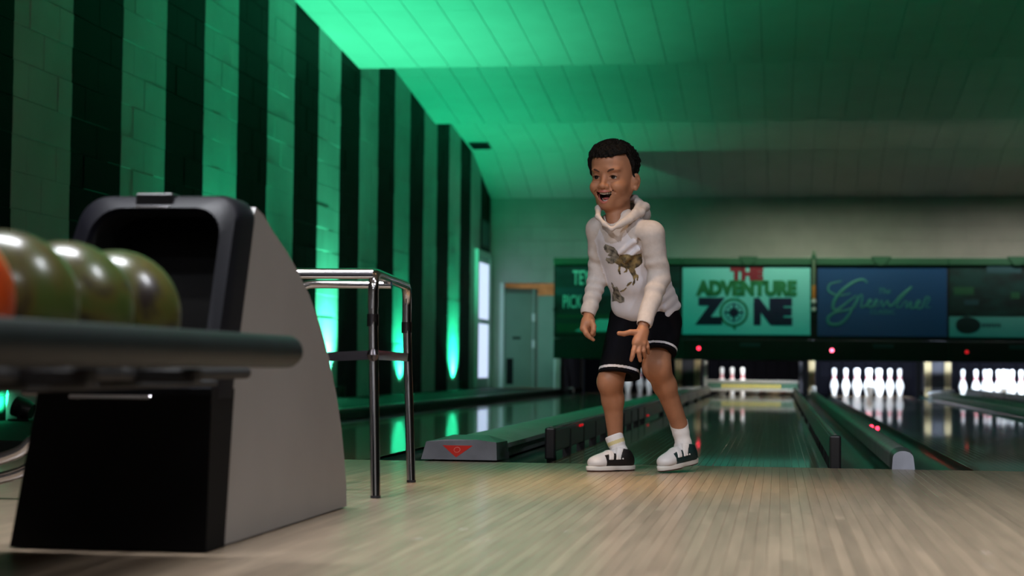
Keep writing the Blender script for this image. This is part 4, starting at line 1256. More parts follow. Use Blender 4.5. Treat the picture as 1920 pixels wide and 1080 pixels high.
def arr(v):
    return np.array([v[0], v[1], v[2]], dtype=np.float64)
class Field:
    """signed distance samples on a rectilinear grid"""
    def __init__(s, xs, ys, zs):
        s.g = [np.asarray(a, dtype=np.float32) for a in (xs, ys, zs)]
        s.v = np.full([len(a) for a in s.g], 0.5, dtype=np.float32)
        s.id = np.zeros(s.v.shape, dtype=np.int8)
    def sub(s, lo, hi):
        sl = []
        for a, l, h in zip(s.g, lo, hi):
            i0 = max(int(np.searchsorted(a, l)) - 1, 0)
            i1 = min(int(np.searchsorted(a, h)) + 1, len(a))
            if i1 <= i0: return None, None
            sl.append(slice(i0, i1))
        P = np.meshgrid(*[a[q] for a, q in zip(s.g, sl)], indexing='ij', sparse=True)
        return tuple(sl), P
    def merge(s, sl, d, k, ident, mode='add'):
        v = s.v[sl]
        if mode == 'add':
            if k > 0:
                h = np.clip(0.5 + 0.5 * (v - d) / k, 0, 1)
                nv = v * (1 - h) + d * h - k * h * (1 - h)
            else:
                nv = np.minimum(v, d)
            w = d < v
            idv = s.id[sl]
            idv[w] = ident
            s.id[sl] = idv
        else:
            if k > 0:
                h = np.clip(0.5 - 0.5 * (v + d) / k, 0, 1)
                nv = v * (1 - h) - d * h + k * h * (1 - h)
            else:
                nv = np.maximum(v, -d)
            if ident:
                w = (-d > v - 0.0005)
                idv = s.id[sl]
                idv[w] = ident
                s.id[sl] = idv
        s.v[sl] = nv
    def cone(s, a, b, ra, rb, k=0.01, ident=0, mode='add', fn=None):
        a, b = arr(a), arr(b)
        m = max(ra, rb) + k + 0.02
        lo, hi = np.minimum(a, b) - m, np.maximum(a, b) + m
        sl, P = s.sub(lo, hi)
        if sl is None: return
        ba = b - a
        t = ((P[0] - a[0]) * ba[0] + (P[1] - a[1]) * ba[1] + (P[2] - a[2]) * ba[2]) / (ba @ ba)
        tc = np.clip(t, 0, 1)
        d = np.sqrt((P[0] - a[0] - ba[0] * tc) ** 2 + (P[1] - a[1] - ba[1] * tc) ** 2 + (P[2] - a[2] - ba[2] * tc) ** 2)
        r = ra + (rb - ra) * tc
        d = d - r
        if fn is not None:
            d = d + fn(P, t)
        s.merge(sl, d.astype(np.float32), k, ident, mode)
    def ell(s, c, F, rad, k=0.01, ident=0, mode='add', fn=None):
        """ellipsoid: F = three unit axes, rad = radii along them"""
        c = arr(c)
        m = max(rad) + k + 0.02
        sl, P = s.sub(c - m, c + m)
        if sl is None: return
        q = [P[i] - c[i] for i in range(3)]
        u = [(q[0] * A[0] + q[1] * A[1] + q[2] * A[2]) for A in F]
        k0 = np.sqrt(sum((x / r) ** 2 for x, r in zip(u, rad)))
        k1 = np.sqrt(sum((x / r ** 2) ** 2 for x, r in zip(u, rad))) + 1e-9
        d = k0 * (k0 - 1.0) / k1
        if fn is not None:
            d = d + fn(P, u)
        s.merge(sl, d.astype(np.float32), k, ident, mode)
    def plane(s, c, n, lo, hi, k=0.004):
        """cut away everything on the +n side inside the box"""
        c, n = arr(c), arr(n)
        sl, P = s.sub(lo, hi)
        if sl is None: return
        d = (P[0] - c[0]) * n[0] + (P[1] - c[1]) * n[1] + (P[2] - c[2]) * n[2]
        v = s.v[sl]
        h = np.clip(0.5 - 0.5 * (v - d) / k, 0, 1)
        s.v[sl] = v * (1 - h) + d * h + k * h * (1 - h)
    def wobble(s, fn):
        P = np.meshgrid(*s.g, indexing='ij', sparse=True)
        s.v = s.v + fn(P).astype(np.float32)
    def mesh(s, name, mats, pick=None, relax=1):
        v = s.v
        inside = v < 0
        c = np.zeros([n - 1 for n in v.shape], dtype=np.int8)
        for dx in (0, 1):
            for dy in (0, 1):
                for dz in (0, 1):
                    c += inside[dx:dx + c.shape[0], dy:dy + c.shape[1], dz:dz + c.shape[2]]
        act = (c > 0) & (c < 8)
        I = np.argwhere(act)
        idx = np.full(c.shape, -1, dtype=np.int32)
        idx[act] = np.arange(len(I), dtype=np.int32)
        pos = np.zeros((len(I), 3))
        cnt = np.zeros(len(I))
        corners = [(a, b, d) for a in (0, 1) for b in (0, 1) for d in (0, 1)]
        val = {q: v[I[:, 0] + q[0], I[:, 1] + q[1], I[:, 2] + q[2]].astype(np.float64) for q in corners}
        for q in corners:
            for ax in range(3):
                if q[ax] == 0:
                    q2 = list(q); q2[ax] = 1; q2 = tuple(q2)
                    a, b = val[q], val[q2]
                    x = (a < 0) != (b < 0)
                    t = np.where(x, a / np.where(x, a - b, 1), 0)
                    for i in range(3):
                        base = s.g[i][I[:, i] + q[i]].astype(np.float64)
                        if i == ax:
                            base = base + t * (s.g[i][I[:, i] + 1] - s.g[i][I[:, i]])
                        pos[:, i] += np.where(x, base, 0)
                    cnt += x
        pos /= cnt[:, None]
        faces = []
        for ax in range(3):
            o1, o2 = [(1, 2), (2, 0), (0, 1)][ax]
            sl0 = [slice(1, -1)] * 3; sl1 = [slice(1, -1)] * 3
            sl0[ax] = slice(0, v.shape[ax] - 1); sl1[ax] = slice(1, v.shape[ax])
            A, B = inside[tuple(sl0)], inside[tuple(sl1)]
            E_ = np.argwhere(A != B)
            fl = A[tuple(E_.T)]
            E_[:, o1] += 1; E_[:, o2] += 1
            def cell(d1, d2):
                q = E_.copy()
                q[:, o1] += d1; q[:, o2] += d2
                return idx[q[:, 0], q[:, 1], q[:, 2]]
            quad = np.stack([cell(-1, -1), cell(0, -1), cell(0, 0), cell(-1, 0)], 1)
            quad[~fl] = quad[~fl][:, ::-1]
            faces.append(quad)
        F_ = np.concatenate(faces)
        F_ = F_[(F_ >= 0).all(1)]
        # gentle relaxation
        for _ in range(relax):
            acc = np.zeros_like(pos); n = np.zeros(len(pos))
            for a in range(4):
                i, j = F_[:, a], F_[:, (a + 1) % 4]
                np.add.at(acc, i, pos[j]); np.add.at(n, i, 1)
                np.add.at(acc, j, pos[i]); np.add.at(n, j, 1)
            pos = pos * 0.5 + 0.5 * acc / np.maximum(n, 1)[:, None]
        me = bpy.data.meshes.new(name)
        me.vertices.add(len(pos)); me.vertices.foreach_set('co', pos.astype(np.float32).ravel())
        me.loops.add(F_.size); me.loops.foreach_set('vertex_index', F_.astype(np.int32).ravel())
        me.polygons.add(len(F_))
        me.polygons.foreach_set('loop_start', np.arange(0, F_.size, 4, dtype=np.int32))
        me.polygons.foreach_set('loop_total', np.full(len(F_), 4, dtype=np.int32))
        for m in mats:
            me.materials.append(MATS[m])
        vid = s.id[I[:, 0], I[:, 1], I[:, 2]].astype(np.int32)
        ctr = pos[F_].mean(1)
        mi = pick(ctr, vid[F_[:, 0]]) if pick is not None else np.zeros(len(F_), dtype=np.int32)
        me.polygons.foreach_set('material_index', np.asarray(mi, dtype=np.int32))
        me.polygons.foreach_set('use_smooth', np.ones(len(F_), dtype=bool))
        me.update(calc_edges=True)
        me.validate()
        return me

def norm(v):
    return v / np.linalg.norm(v)
def snoise(P, sc, seed):
    r = np.random.default_rng(seed)
    o = 0
    for _ in range(5):
        k = r.normal(size=3); k = k / np.linalg.norm(k) * sc * r.uniform(0.6, 1.5)
        ph = r.uniform(0, 6.28)
        o = o + np.sin(P[0] * k[0] + P[1] * k[1] + P[2] * k[2] + ph)
    return o / 5

person = thing('person', 'laughing child in white dinosaur hoodie, black shorts and bowling shoes, crouching forward', 'person', (-0.13, -0.45, 0))

# ---- joints, read at their own depth
J = {k: arr(K(*v)) for k, v in dict(
    pel=(1210, 588, -0.40), nb=(1161, 414, -0.555), chest=(1175, 470, -0.52),
    shR=(1122, 430, -0.495), elR=(1124, 508, -0.455), wrR=(1104, 583, -0.515),
    shL=(1221, 439, -0.605), elL=(1236, 520, -0.575), wrL=(1209, 603, -0.680),
    hipR=(1182, 606, -0.370), hipL=(1240, 606, -0.430),
    knR=(1144, 716, -0.465), anR=(1154, 820, -0.405),
    knL=(1231, 688, -0.545), anL=(1273, 794, -0.415),
    head=(1134, 331, -0.615)).items()}
def frame(yaw, pitch=0.0, roll=0.0):
    """axes (forward, his left, up) for someone facing -Y turned towards the viewer's left by yaw, looking down by pitch"""
    f = np.array([-math.sin(yaw) * math.cos(pitch), -math.cos(yaw) * math.cos(pitch), -math.sin(pitch)])
    l = np.array([math.cos(yaw), -math.sin(yaw), 0.0])
    u = np.cross(f, l)
    if u[2] < 0: u = -u
    if roll:
        l, u = l * math.cos(roll) + u * math.sin(roll), u * math.cos(roll) - l * math.sin(roll)
    return f, l, u
HF, HL, HU = frame(0.37, 0.10, -0.03)
H0 = J['head'] - HF * 0.072      # eye level, inside the head
def hp(f, l, u):
    return H0 + HF * f + HL * l + HU * u
spine = norm(J['nb'] - J['pel'])
TL = np.array([math.cos(0.42), -math.sin(0.42), 0.0])
TL = norm(TL - spine * (TL @ spine))
TF = norm(np.cross(TL, spine))
if TF[1] > 0: TF = -TF
TAX = [TL, TF, spine]

def seq(a, b, h):
    return np.arange(a, b, h)
zs = np.concatenate([seq(0.02, 0.43, 0.0045), seq(0.43, 0.62, 0.0021), seq(0.62, 0.83, 0.006), seq(0.83, 1.16, 0.0019)])
B = Field(seq(-0.36, 0.09, 0.0021), seq(-0.80, -0.32, 0.0024), zs)
# legs
for s_ in 'RL':
    hip, kn, an_ = J['hip' + s_], J['kn' + s_], J['an' + s_]
    B.cone(hip, kn, 0.055, 0.041 if s_ == 'R' else 0.045, 0.02)
    mid = kn * 0.68 + an_ * 0.32 + np.array([0.003, 0.005, 0])
    B.cone(kn, mid, 0.0395 if s_ == 'R' else 0.043, 0.0375 if s_ == 'R' else 0.0405, 0.03)
    B.cone(mid, an_, 0.0375, 0.0265 if s_ == 'R' else 0.030, 0.02)
    B.ell(kn + np.array([0, -0.007, 0.004]), [np.eye(3)[0], np.eye(3)[1], np.eye(3)[2]], (0.029, 0.025, 0.036), 0.03)
    B.cone(an_, np.array([-0.215, -0.421, 0.05]) if s_ == 'R' else np.array([0.017, -0.406, 0.07]), 0.025 if s_ == 'R' else 0.027, 0.022, 0.01)
# trunk and arms, inside the clothes
B.ell(J['pel'], TAX, (0.095, 0.07, 0.08), 0.02)
B.cone(J['pel'], J['nb'] - spine * 0.05, 0.075, 0.068, 0.03)
for s_ in 'RL':
    B.cone(J['nb'] - spine * 0.03, J['sh' + s_], 0.03, 0.032, 0.02)
    B.cone(J['sh' + s_], J['el' + s_], 0.032, 0.027, 0.01)
    B.cone(J['el' + s_], J['wr' + s_], 0.027, 0.0165, 0.01)
# neck
B.cone(J['nb'] - spine * 0.02, hp(-0.022, 0, -0.060), 0.043, 0.040, 0.02)
B.cone(J['nb'] + TF * 0.02, hp(0.005, 0, -0.095), 0.030, 0.030, 0.02)
# head
HA = [HF, HL, HU]
B.ell(hp(-0.007, -0.002, 0.036), HA, (0.085, 0.0775, 0.080), 0.015)
B.ell(hp(0.012, 0, -0.030), HA, (0.066, 0.0680, 0.074), 0.03)
B.ell(hp(0.034, 0, -0.068), HA, (0.044, 0.043, 0.045), 0.03)
B.ell(hp(0.057, 0, -0.101), HA, (0.019, 0.023, 0.014), 0.022)
for s_ in (-1, 1):
    B.ell(hp(0.048, s_ * 0.040, -0.038), HA, (0.030, 0.027, 0.024), 0.018)
    B.ell(hp(0.066, s_ * 0.027, 0.0235), HA, (0.016, 0.026, 0.0075), 0.014)       # brow
    B.cone(hp(-0.004, s_ * 0.057, -0.05), hp(0.035, s_ * 0.034, -0.092), 0.012, 0.012, 0.02)   # jaw
    B.ell(hp(0.086, s_ * 0.0325, -0.002), HA, (0.015, 0.0165, 0.0095), 0.012, mode='sub')       # socket
    B.ell(hp(0.0605, s_ * 0.0325, -0.002), HA, (0.0165, 0.0175, 0.0150), 0.004)                 # lids
# forehead
B.ell(hp(0.036, 0, 0.052), HA, (0.042, 0.053, 0.040), 0.025)
# nose
B.cone(hp(0.074, 0, 0.004), hp(0.090, 0, -0.030), 0.0065, 0.0088, 0.012)
B.ell(hp(0.0915, 0, -0.0335), HA, (0.0110, 0.0135, 0.0098), 0.006)
for s_ in (-1, 1):
    B.ell(hp(0.0820, s_ * 0.0150, -0.0360), HA, (0.0100, 0.0085, 0.0080), 0.005)
    B.ell(hp(0.0895, s_ * 0.0065, -0.0425), HA, (0.0045, 0.0034, 0.0030), 0.002, mode='sub')
# mouth: open smile
mc = hp(0.074, 0, -0.068)
B.ell(hp(0.062, 0, -0.066), HA, (0.022, 0.033, 0.030), 0.02)      # muzzle
def smile(P, u):
    return 0.0
nl = 14
lipU, lipD = [], []
for k in range(nl + 1):
    a = -1 + 2 * k / nl
    w = 0.0305 * a
    fo = 0.0855 - 0.022 * a * a
    lipU.append(hp(fo, w, -0.0535 + 0.003 * abs(a)))
    lipD.append(hp(fo - 0.004, w, -0.0535 + 0.003 * abs(a) - 0.035 * max(0, 1 - a * a) ** 0.7))
for k in range(nl):
    B.cone(lipU[k], lipU[k + 1], 0.0042, 0.0042, 0.003, 2)
    B.cone(lipD[k], lipD[k + 1], 0.0048, 0.0048, 0.003, 2)
for k in range(nl):   # hollow between the lips
    for q in (0.30, 0.5, 0.72):
        a_, b_ = lipU[k] * (1 - q) + lipD[k] * q, lipU[k + 1] * (1 - q) + lipD[k + 1] * q
        gap = np.linalg.norm(lipU[k] - lipD[k]); gap2 = np.linalg.norm(lipU[k + 1] - lipD[k + 1])
        ra, rb = max(gap * 0.27 - 0.0012, 0.0004), max(gap2 * 0.27 - 0.0012, 0.0004)
        B.cone(a_ + HF * 0.012, b_ + HF * 0.012, ra, rb, 0.0015, 3, 'sub')
        B.cone(a_, b_, ra, rb, 0.0015, 3, 'sub')
        B.cone(a_ - HF * 0.012, b_ - HF * 0.012, ra, rb, 0.0015, 3, 'sub')
        B.cone(a_ - HF * 0.022, b_ - HF * 0.022, ra * 0.9, rb * 0.9, 0.0015, 3, 'sub')
# smile creases
for s_ in (-1, 1):
    B.cone(hp(0.0830, s_ * 0.0235, -0.034), hp(0.0720, s_ * 0.0390, -0.054), 0.0022, 0.0026, 0.008, 0, 'sub')
    B.ell(hp(0.059, s_ * 0.042, -0.035), HA, (0.018, 0.015, 0.014), 0.014)
    B.cone(hp(0.0765, s_ * 0.018, -0.0155), hp(0.0700, s_ * 0.044, -0.0135), 0.0014, 0.0014, 0.005, 0, 'sub')
# eye openings
for s_ in (-1, 1):
    B.ell(hp(0.0775, s_ * 0.0325, -0.0025), [norm(HF + HL * s_ * 0.18), HL, norm(HU + HL * s_ * 0.06)], (0.012, 0.0150, 0.0068), 0.002, mode='sub')
# ears
for s_ in (-1, 1):
    EF = norm(HF * 0.80 + HL * s_ * -0.02 + HU * 0.12); EU = norm(HU - HF * 0.16); EO = norm(HL * s_ * 0.85 + HF * 0.50)
    EF = norm(np.cross(EU, EO))
    ec = hp(-0.010, s_ * 0.080, -0.020)
    B.ell(ec, [EF, EO, EU], (0.0200, 0.0075, 0.0305), 0.006)
    B.ell(ec + EO * 0.0085 + EF * 0.002, [EF, EO, EU], (0.0115, 0.0085, 0.0200), 0.003, mode='sub')
    B.ell(ec - EU * 0.022 + EO * 0.002, [EF, EO, EU], (0.0100, 0.0065, 0.0095), 0.004)
    B.cone(hp(-0.010, s_ * 0.066, -0.014), ec - EO * 0.002, 0.014, 0.012, 0.008)

# ---- hands
def finger(pts, rs, ident=0):
    P_ = [arr(K(*p)) for p in pts]
    for i in range(len(P_) - 1):
        B.cone(P_[i], P_[i + 1], rs[i], rs[i + 1], 0.0022, ident)
# his left hand, reaching down in front of the thigh: thumb out to the side, index and middle pointing down
wl_ = J['wrL']
kc = arr(K(1196, 640, -0.715))
B.cone(wl_, kc, 0.0165, 0.019, 0.012)
B.cone(arr(K(1204, 622, -0.70)), arr(K(1192, 645, -0.722)), 0.0165, 0.0125, 0.010)
B.cone(arr(K(1209, 622, -0.69)), arr(K(1206, 645, -0.712)), 0.0150, 0.0120, 0.010)
finger([(1200, 624, -0.705), (1182, 623, -0.722), (1170, 626, -0.735), (1160.5, 625, -0.745)], [0.013, 0.0098, 0.0088, 0.0078])
finger([(1192, 645, -0.722), (1188, 658, -0.733), (1186, 667, -0.735), (1183.5, 675, -0.733)], [0.0100, 0.0086, 0.0080, 0.0068])
finger([(1199, 647, -0.720), (1197.5, 660, -0.728), (1199, 668, -0.722), (1200.5, 676, -0.715)], [0.0098, 0.0086, 0.0080, 0.0068])
finger([(1206, 646, -0.712), (1206.5, 658, -0.716), (1208, 664, -0.705), (1209, 670, -0.695)], [0.0092, 0.0082, 0.0076, 0.0066])
finger([(1212, 642, -0.702), (1214, 651, -0.703), (1215, 657, -0.692), (1215.5, 662, -0.682)], [0.0084, 0.0074, 0.0068, 0.0060])
# his right hand, hanging half closed
B.cone(J['wrR'], arr(K(1102, 607, -0.545)), 0.0165, 0.020, 0.012)
B.cone(arr(K(1098, 603, -0.54)), arr(K(1094, 616, -0.555)), 0.0155, 0.0135, 0.010)
B.cone(arr(K(1108, 602, -0.53)), arr(K(1108, 616, -0.540)), 0.0150, 0.0120, 0.010)
finger([(1095, 615, -0.558), (1099, 625, -0.568), (1106, 632, -0.565), (1112.5, 637, -0.558)], [0.0112, 0.0096, 0.0080, 0.0064])
finger([(1099, 617, -0.550), (1101, 628, -0.552), (1106, 632, -0.540), (1109, 628, -0.530)], [0.0105, 0.0092, 0.0082, 0.0072])
finger([(1104, 618, -0.540), (1105, 628, -0.538), (1109, 631, -0.526), (1111, 626, -0.518)], [0.0100, 0.0088, 0.0080, 0.0070])
finger([(1109, 617, -0.530), (1110, 625, -0.526), (1113, 627, -0.515), (1114, 622, -0.508)], [0.0092, 0.0082, 0.0074, 0.0064])
finger([(1109, 604, -0.552), (1113, 612, -0.566), (1113, 619, -0.572), (1110.5, 625, -0.574)], [0.0125, 0.0100, 0.0088, 0.0074])

def pick_skin(c, vid):
    rel = c - H0
    f_, l_, u_ = rel @ HF, rel @ HL, rel @ HU
    near = (u_ < -0.035) & (u_ > -0.105) & (np.abs(l_) < 0.040) & (f_ > 0.035)
    out = np.zeros(len(c), dtype=np.int32)
    ii = np.where(near)[0]
    dm = np.full(len(ii), 1.0)
    for q in lipU + lipD:
        dm = np.minimum(dm, np.linalg.norm(c[ii] - q, axis=1))
    out[ii[(dm < 0.0066)]] = 1
    hollow = (vid[ii] == 3) & (dm > 0.0046) & (f_[ii] < 0.079)
    out[ii[hollow]] = 2
    return out
body = link('body', B.mesh('body', ['skin', 'lip', 'mouth_inside'], pick_skin, 1), person)
body['label'] = 'brown skin with open laughing face, bare hands and shins'

def ball(name, c, r, m, parent, ax=None, rad=None, n=20):
    b = MB()
    F_ = ax if ax is not None else [np.array([1, 0, 0]), np.array([0, 1, 0]), np.array([0, 0, 1])]
    rr = rad if rad is not None else (r, r, r)
    M_ = Matrix([[F_[j][i] * rr[j] for j in range(3)] + [c[i]] for i in range(3)] + [[0, 0, 0, 1]])
    b.lathe([(max(math.sin(PI * k / 14), 0.001), -math.cos(PI * k / 14)) for k in range(15)], n, M=M_)
    return b.build(name, m, parent, True, None)
gaze = norm(HF * 1.0 - HL * 0.10 + HU * 0.02)
for s_ in (-1, 1):
    ec = hp(0.0595, s_ * 0.0325, -0.002)
    e = ball('eye', ec, 0.0140, 'eye_white', body)
    ball('iris', ec + gaze * 0.0098, 0.0062, 'iris', body, [gaze, norm(np.cross(HU, gaze)), HU], (0.0056, 0.0086, 0.0086))
    pts = []
    for k in range(9):
        a = -1 + 2 * k / 8
        l_ = s_ * (0.0325 + 0.0165 * a)
        pts.append(Vector(hp(0.0832 - 0.0050 * (a + 0.55) ** 2 - 0.004 * max(a, 0), l_, 0.0250 - 0.0055 * (a - 0.25) ** 2)))
    MB().tube(pts, [0.0014 + 0.0022 * math.sin(PI * (k + 0.6) / 9) for k in range(9)], 8, flat=1.0).build('eyebrow', 'brow', body, True)
    lash = []
    for k in range(9):
        a = -1 + 2 * k / 8
        d_, u_ = 0.0146 * a, 0.0060 * (1 - a * a) - 0.0005
        q = max(0.05, 1 - (d_ / 0.0178) ** 2 - (u_ / 0.0152) ** 2)
        lash.append(Vector(hp(0.0612 + 0.0165 * math.sqrt(q), s_ * (0.0325 + d_), u_ - 0.002)))
    MB().tube(lash, 0.0011, 6).build('eyelashes', 'iris', body, True)
# teeth and tongue
for row, z0, hgt in ((0, -0.0588, 0.0092), (1, -0.0850, 0.0030)):
    tb = MB()
    for k in range(9):
        a = (k - 4) / 4.5
        w = 0.0240 * a * (1 if row == 0 else 0.72)
        cf = 0.0780 - 0.016 * a * a - (0.009 if row else 0)
        zz = z0 + 0.003 * abs(a) + (0.007 * a * a if row else 0)
        M_ = Matrix([[HL[i] * 0.0027, HF[i] * 0.0022, HU[i] * hgt * (0.5 if row else 0.5), hp(cf, w, zz)[i]] for i in range(3)] + [[0, 0, 0, 1]])
        tb.rbox(-1, 1, -1, 1, -1, 1, 0.35, 2, M=M_)
    tb.build('teeth', 'teeth', body, True)
ball('tongue', hp(0.056, 0, -0.078), 0.012, 'tongue', body, [HF, HL, HU], (0.018, 0.015, 0.006))

# ---- hair: short tight curls
HFd = Field(seq(-0.36, -0.10, 0.0022), seq(-0.80, -0.42, 0.0022), seq(0.90, 1.20, 0.0022))
hc = arr(hp(-0.004, -0.005, 0.037))
def curl(P, u):
    return 0.0065 * snoise(P, 360, 3) + 0.0060 * snoise(P, 190, 5)
HFd.ell(hc, HA, (0.0920, 0.0900, 0.0860), 0.0, fn=curl)
HFd.ell(hp(0.008, -0.004, 0.074), HA, (0.078, 0.080, 0.052), 0.012, fn=curl)
HFd.cone(hp(-0.045, 0, 0.0), hp(-0.038, 0, -0.045), 0.048, 0.034, 0.02)
# hairline: slanted from the forehead to in front of the ears, then down to the nape
lo, hi = np.array([-9, -9, -9]), np.array([9, 9, 9])
nrm = norm(HF * 0.86 - HU * 0.50)
bu, bf = norm(HU + HF * 0.34), norm(HF - HU * 0.34)
bc = hp(0.030, 0, 0.0840) + bf * 0.10 - bu * 0.20
sl_, P_ = HFd.sub(lo, hi)
qv = [P_[i] - bc[i] for i in range(3)]
e1 = np.abs(qv[0] * bf[0] + qv[1] * bf[1] + qv[2] * bf[2]) - 0.092
e2 = np.abs(qv[0] * bu[0] + qv[1] * bu[1] + qv[2] * bu[2]) - 0.192
dbox = np.sqrt(np.maximum(e1, 0) ** 2 + np.maximum(e2, 0) ** 2) + np.minimum(np.maximum(e1, e2), 0) - 0.008
dbox = dbox + 0.0018 * snoise(P_, 300, 8)
HFd.merge(sl_, dbox.astype(np.float32), 0.004, 0, 'sub')
HFd.plane(hp(0.0, 0, -0.050), -HU, lo, hi, 0.004)
hair = link('hair', HFd.mesh('hair', ['hair'], None, 0), person)
hair['label'] = 'short tight black curls'
# loose curls along the outline
cb = MB()
for k in range(420):
    a = random.uniform(-PI, PI); e = random.uniform(0.05, PI / 2)
    d = HF * math.cos(a) * math.cos(e) + HL * math.sin(a) * math.cos(e) + HU * math.sin(e)
    q = hc + HF * (d @ HF) * 0.093 + HL * (d @ HL) * 0.091 + HU * (d @ HU) * 0.088
    if (q - arr(hp(0.030, 0, 0.0840))) @ bf > -0.012 and (q - arr(hp(0.030, 0, 0.0840))) @ bu < 0.012: continue
    r = random.uniform(0.0035, 0.0080)
    t1 = norm(np.cross(d, RNG.normal(size=3))); t2 = np.cross(d, t1)
    pts = [Vector(q + t1 * r * math.cos(x) + t2 * r * math.sin(x) + d * (0.001 + 0.0014 * x)) for x in np.linspace(0, 5.2, 9)]
    cb.tube(pts, 0.0013, 5)
cb.build('curls', 'hair', hair)

# ---- hoodie
G = Field(seq(-0.40, 0.14, 0.0024), seq(-0.80, -0.25, 0.0026), seq(0.46, 1.06, 0.0024))
pel, nb = J['pel'], J['nb']
def folds(amp, sc, seed):
    return lambda P, u: amp * snoise(P, sc, seed)
G.ell(pel + spine * 0.045, TAX, (0.120, 0.096, 0.085), 0.02, 0, fn=folds(0.0045, 60, 11))
G.ell(pel + spine * 0.150, TAX, (0.110, 0.092, 0.125), 0.03, 0, fn=folds(0.0045, 55, 12))
G.ell(pel + spine * 0.255, TAX, (0.108, 0.086, 0.120), 0.03, 0)
G.cone(nb - spine * 0.045, nb + spine * 0.0, 0.075, 0.055, 0.03, 1)
def sleeve_fold(n, amp, t0=0.0):
    return lambda P, t: amp * np.sin(t * n + 9 * P[0] + 6 * snoise(P, 25, int(n))) * np.clip((t - t0) * 3, 0, 1)
for s_ in 'RL':
    sh, el, wr = J['sh' + s_], J['el' + s_], J['wr' + s_]
    G.cone(nb - spine * 0.030, sh, 0.048, 0.043, 0.03, 1)
    G.cone(sh, el, 0.0450 if s_ == 'L' else 0.040, 0.0385, 0.018, 1, fn=sleeve_fold(17, 0.0028, 0.35))
    G.cone(el, wr, 0.0385, 0.0275, 0.012, 1, fn=sleeve_fold(26, 0.0019))
    # cuff
    dv = norm(wr - el)
    G.cone(wr - dv * 0.012, wr + dv * 0.014, 0.0275, 0.0255, 0.004, 1)
    G.plane(wr + dv * 0.016, dv, np.minimum(wr + dv * 0.03, wr) - 0.05, np.maximum(wr + dv * 0.03, wr) + 0.05, 0.003)
    G.cone(wr + dv * 0.004, wr + dv * 0.05, 0.0215, 0.0215, 0.002, 0, 'sub')
# armpit creases
for s_, dx in (('L', -0.030), ('R', 0.026)):
    a_ = J['sh' + s_] + TF * 0.034 - spine * 0.005 + TL * dx
    b_ = J['sh' + s_] + TF * 0.046 - spine * 0.085 + TL * dx * 1.25
    G.cone(a_, b_, 0.0075, 0.0055, 0.012, 0, 'sub')
# front folds pulling to the armpits
for off, l0, l1 in ((0.0, 0.02, 0.075), (0.030, 0.035, 0.085)):
    G.cone(nb - spine * (0.085 + off) + TF * 0.088 + TL * l0, nb - spine * (0.055 + off) + TF * 0.068 + TL * l1, 0.006, 0.007, 0.014, 0)
# ribbed hem
G.plane(pel - spine * 0.010 + TF * 0.0, norm(-spine - TF * 0.10), lo, pel + np.array([0.3, 0.3, 0.15]), 0.006)
# hood collar
ringp = [(1147, 430, -0.672), (1133, 420, -0.664), (1121, 406, -0.640), (1122, 391, -0.575), (1144, 378, -0.520), (1170, 371, -0.490), (1190, 373, -0.505), (1199, 383, -0.545), (1190, 398, -0.612), (1168, 417, -0.652), (1147, 430, -0.672)]
ringr = [0.0060, 0.0070, 0.0085, 0.011, 0.014, 0.015, 0.0135, 0.0125, 0.0100, 0.0080, 0.0060]
RP = [arr(K(*p)) for p in ringp]
for k in range(len(RP) - 1):
    G.cone(RP[k], RP[k + 1], ringr[k], ringr[k + 1], 0.010, 1)
# second roll of the hood and its bag down the back
rp2 = [(1160, 424, -0.655), (1180, 412, -0.640), (1202, 398, -0.590), (1210, 388, -0.535), (1195, 380, -0.475), (1165, 380, -0.455)]
R2 = [arr(K(*p)) for p in rp2]
for k in range(len(R2) - 1):
    G.cone(R2[k], R2[k + 1], 0.0095 + 0.0015 * k, 0.011 + 0.0015 * k, 0.012, 1)
G.ell(arr(K(1196, 402, -0.455)), TAX, (0.050, 0.034, 0.040), 0.025, 1)
# neck opening
G.cone(nb + spine * 0.010 + TF * 0.012, arr(hp(-0.010, 0, -0.060)), 0.040, 0.047, 0.006, 0, 'sub')
G.cone(arr(K(1150, 409, -0.690)), arr(K(1154, 392, -0.66)), 0.012, 0.034, 0.006, 0, 'sub')
# rear gathers above the hem
for q in range(4):
    c_ = pel + spine * (0.012 + 0.030 * q) + TL * (0.114 - 0.004 * q)
    G.cone(c_ - TF * 0.03, c_ + TF * 0.05, 0.018, 0.011, 0.014, 0)
def pick_hood(c, vid):
    # raglan seams: sleeves, shoulders and hood in oatmeal, front and back panels white
    out = (vid == 1).astype(np.int32)
    return out
hoodie_me = G.mesh('hoodie', ['white_fleece', 'oat_fleece'], pick_hood, 1)
hoodie = link('hoodie', hoodie_me, person)
hoodie['label'] = 'white hooded sweatshirt with oatmeal sleeves and dinosaur print'

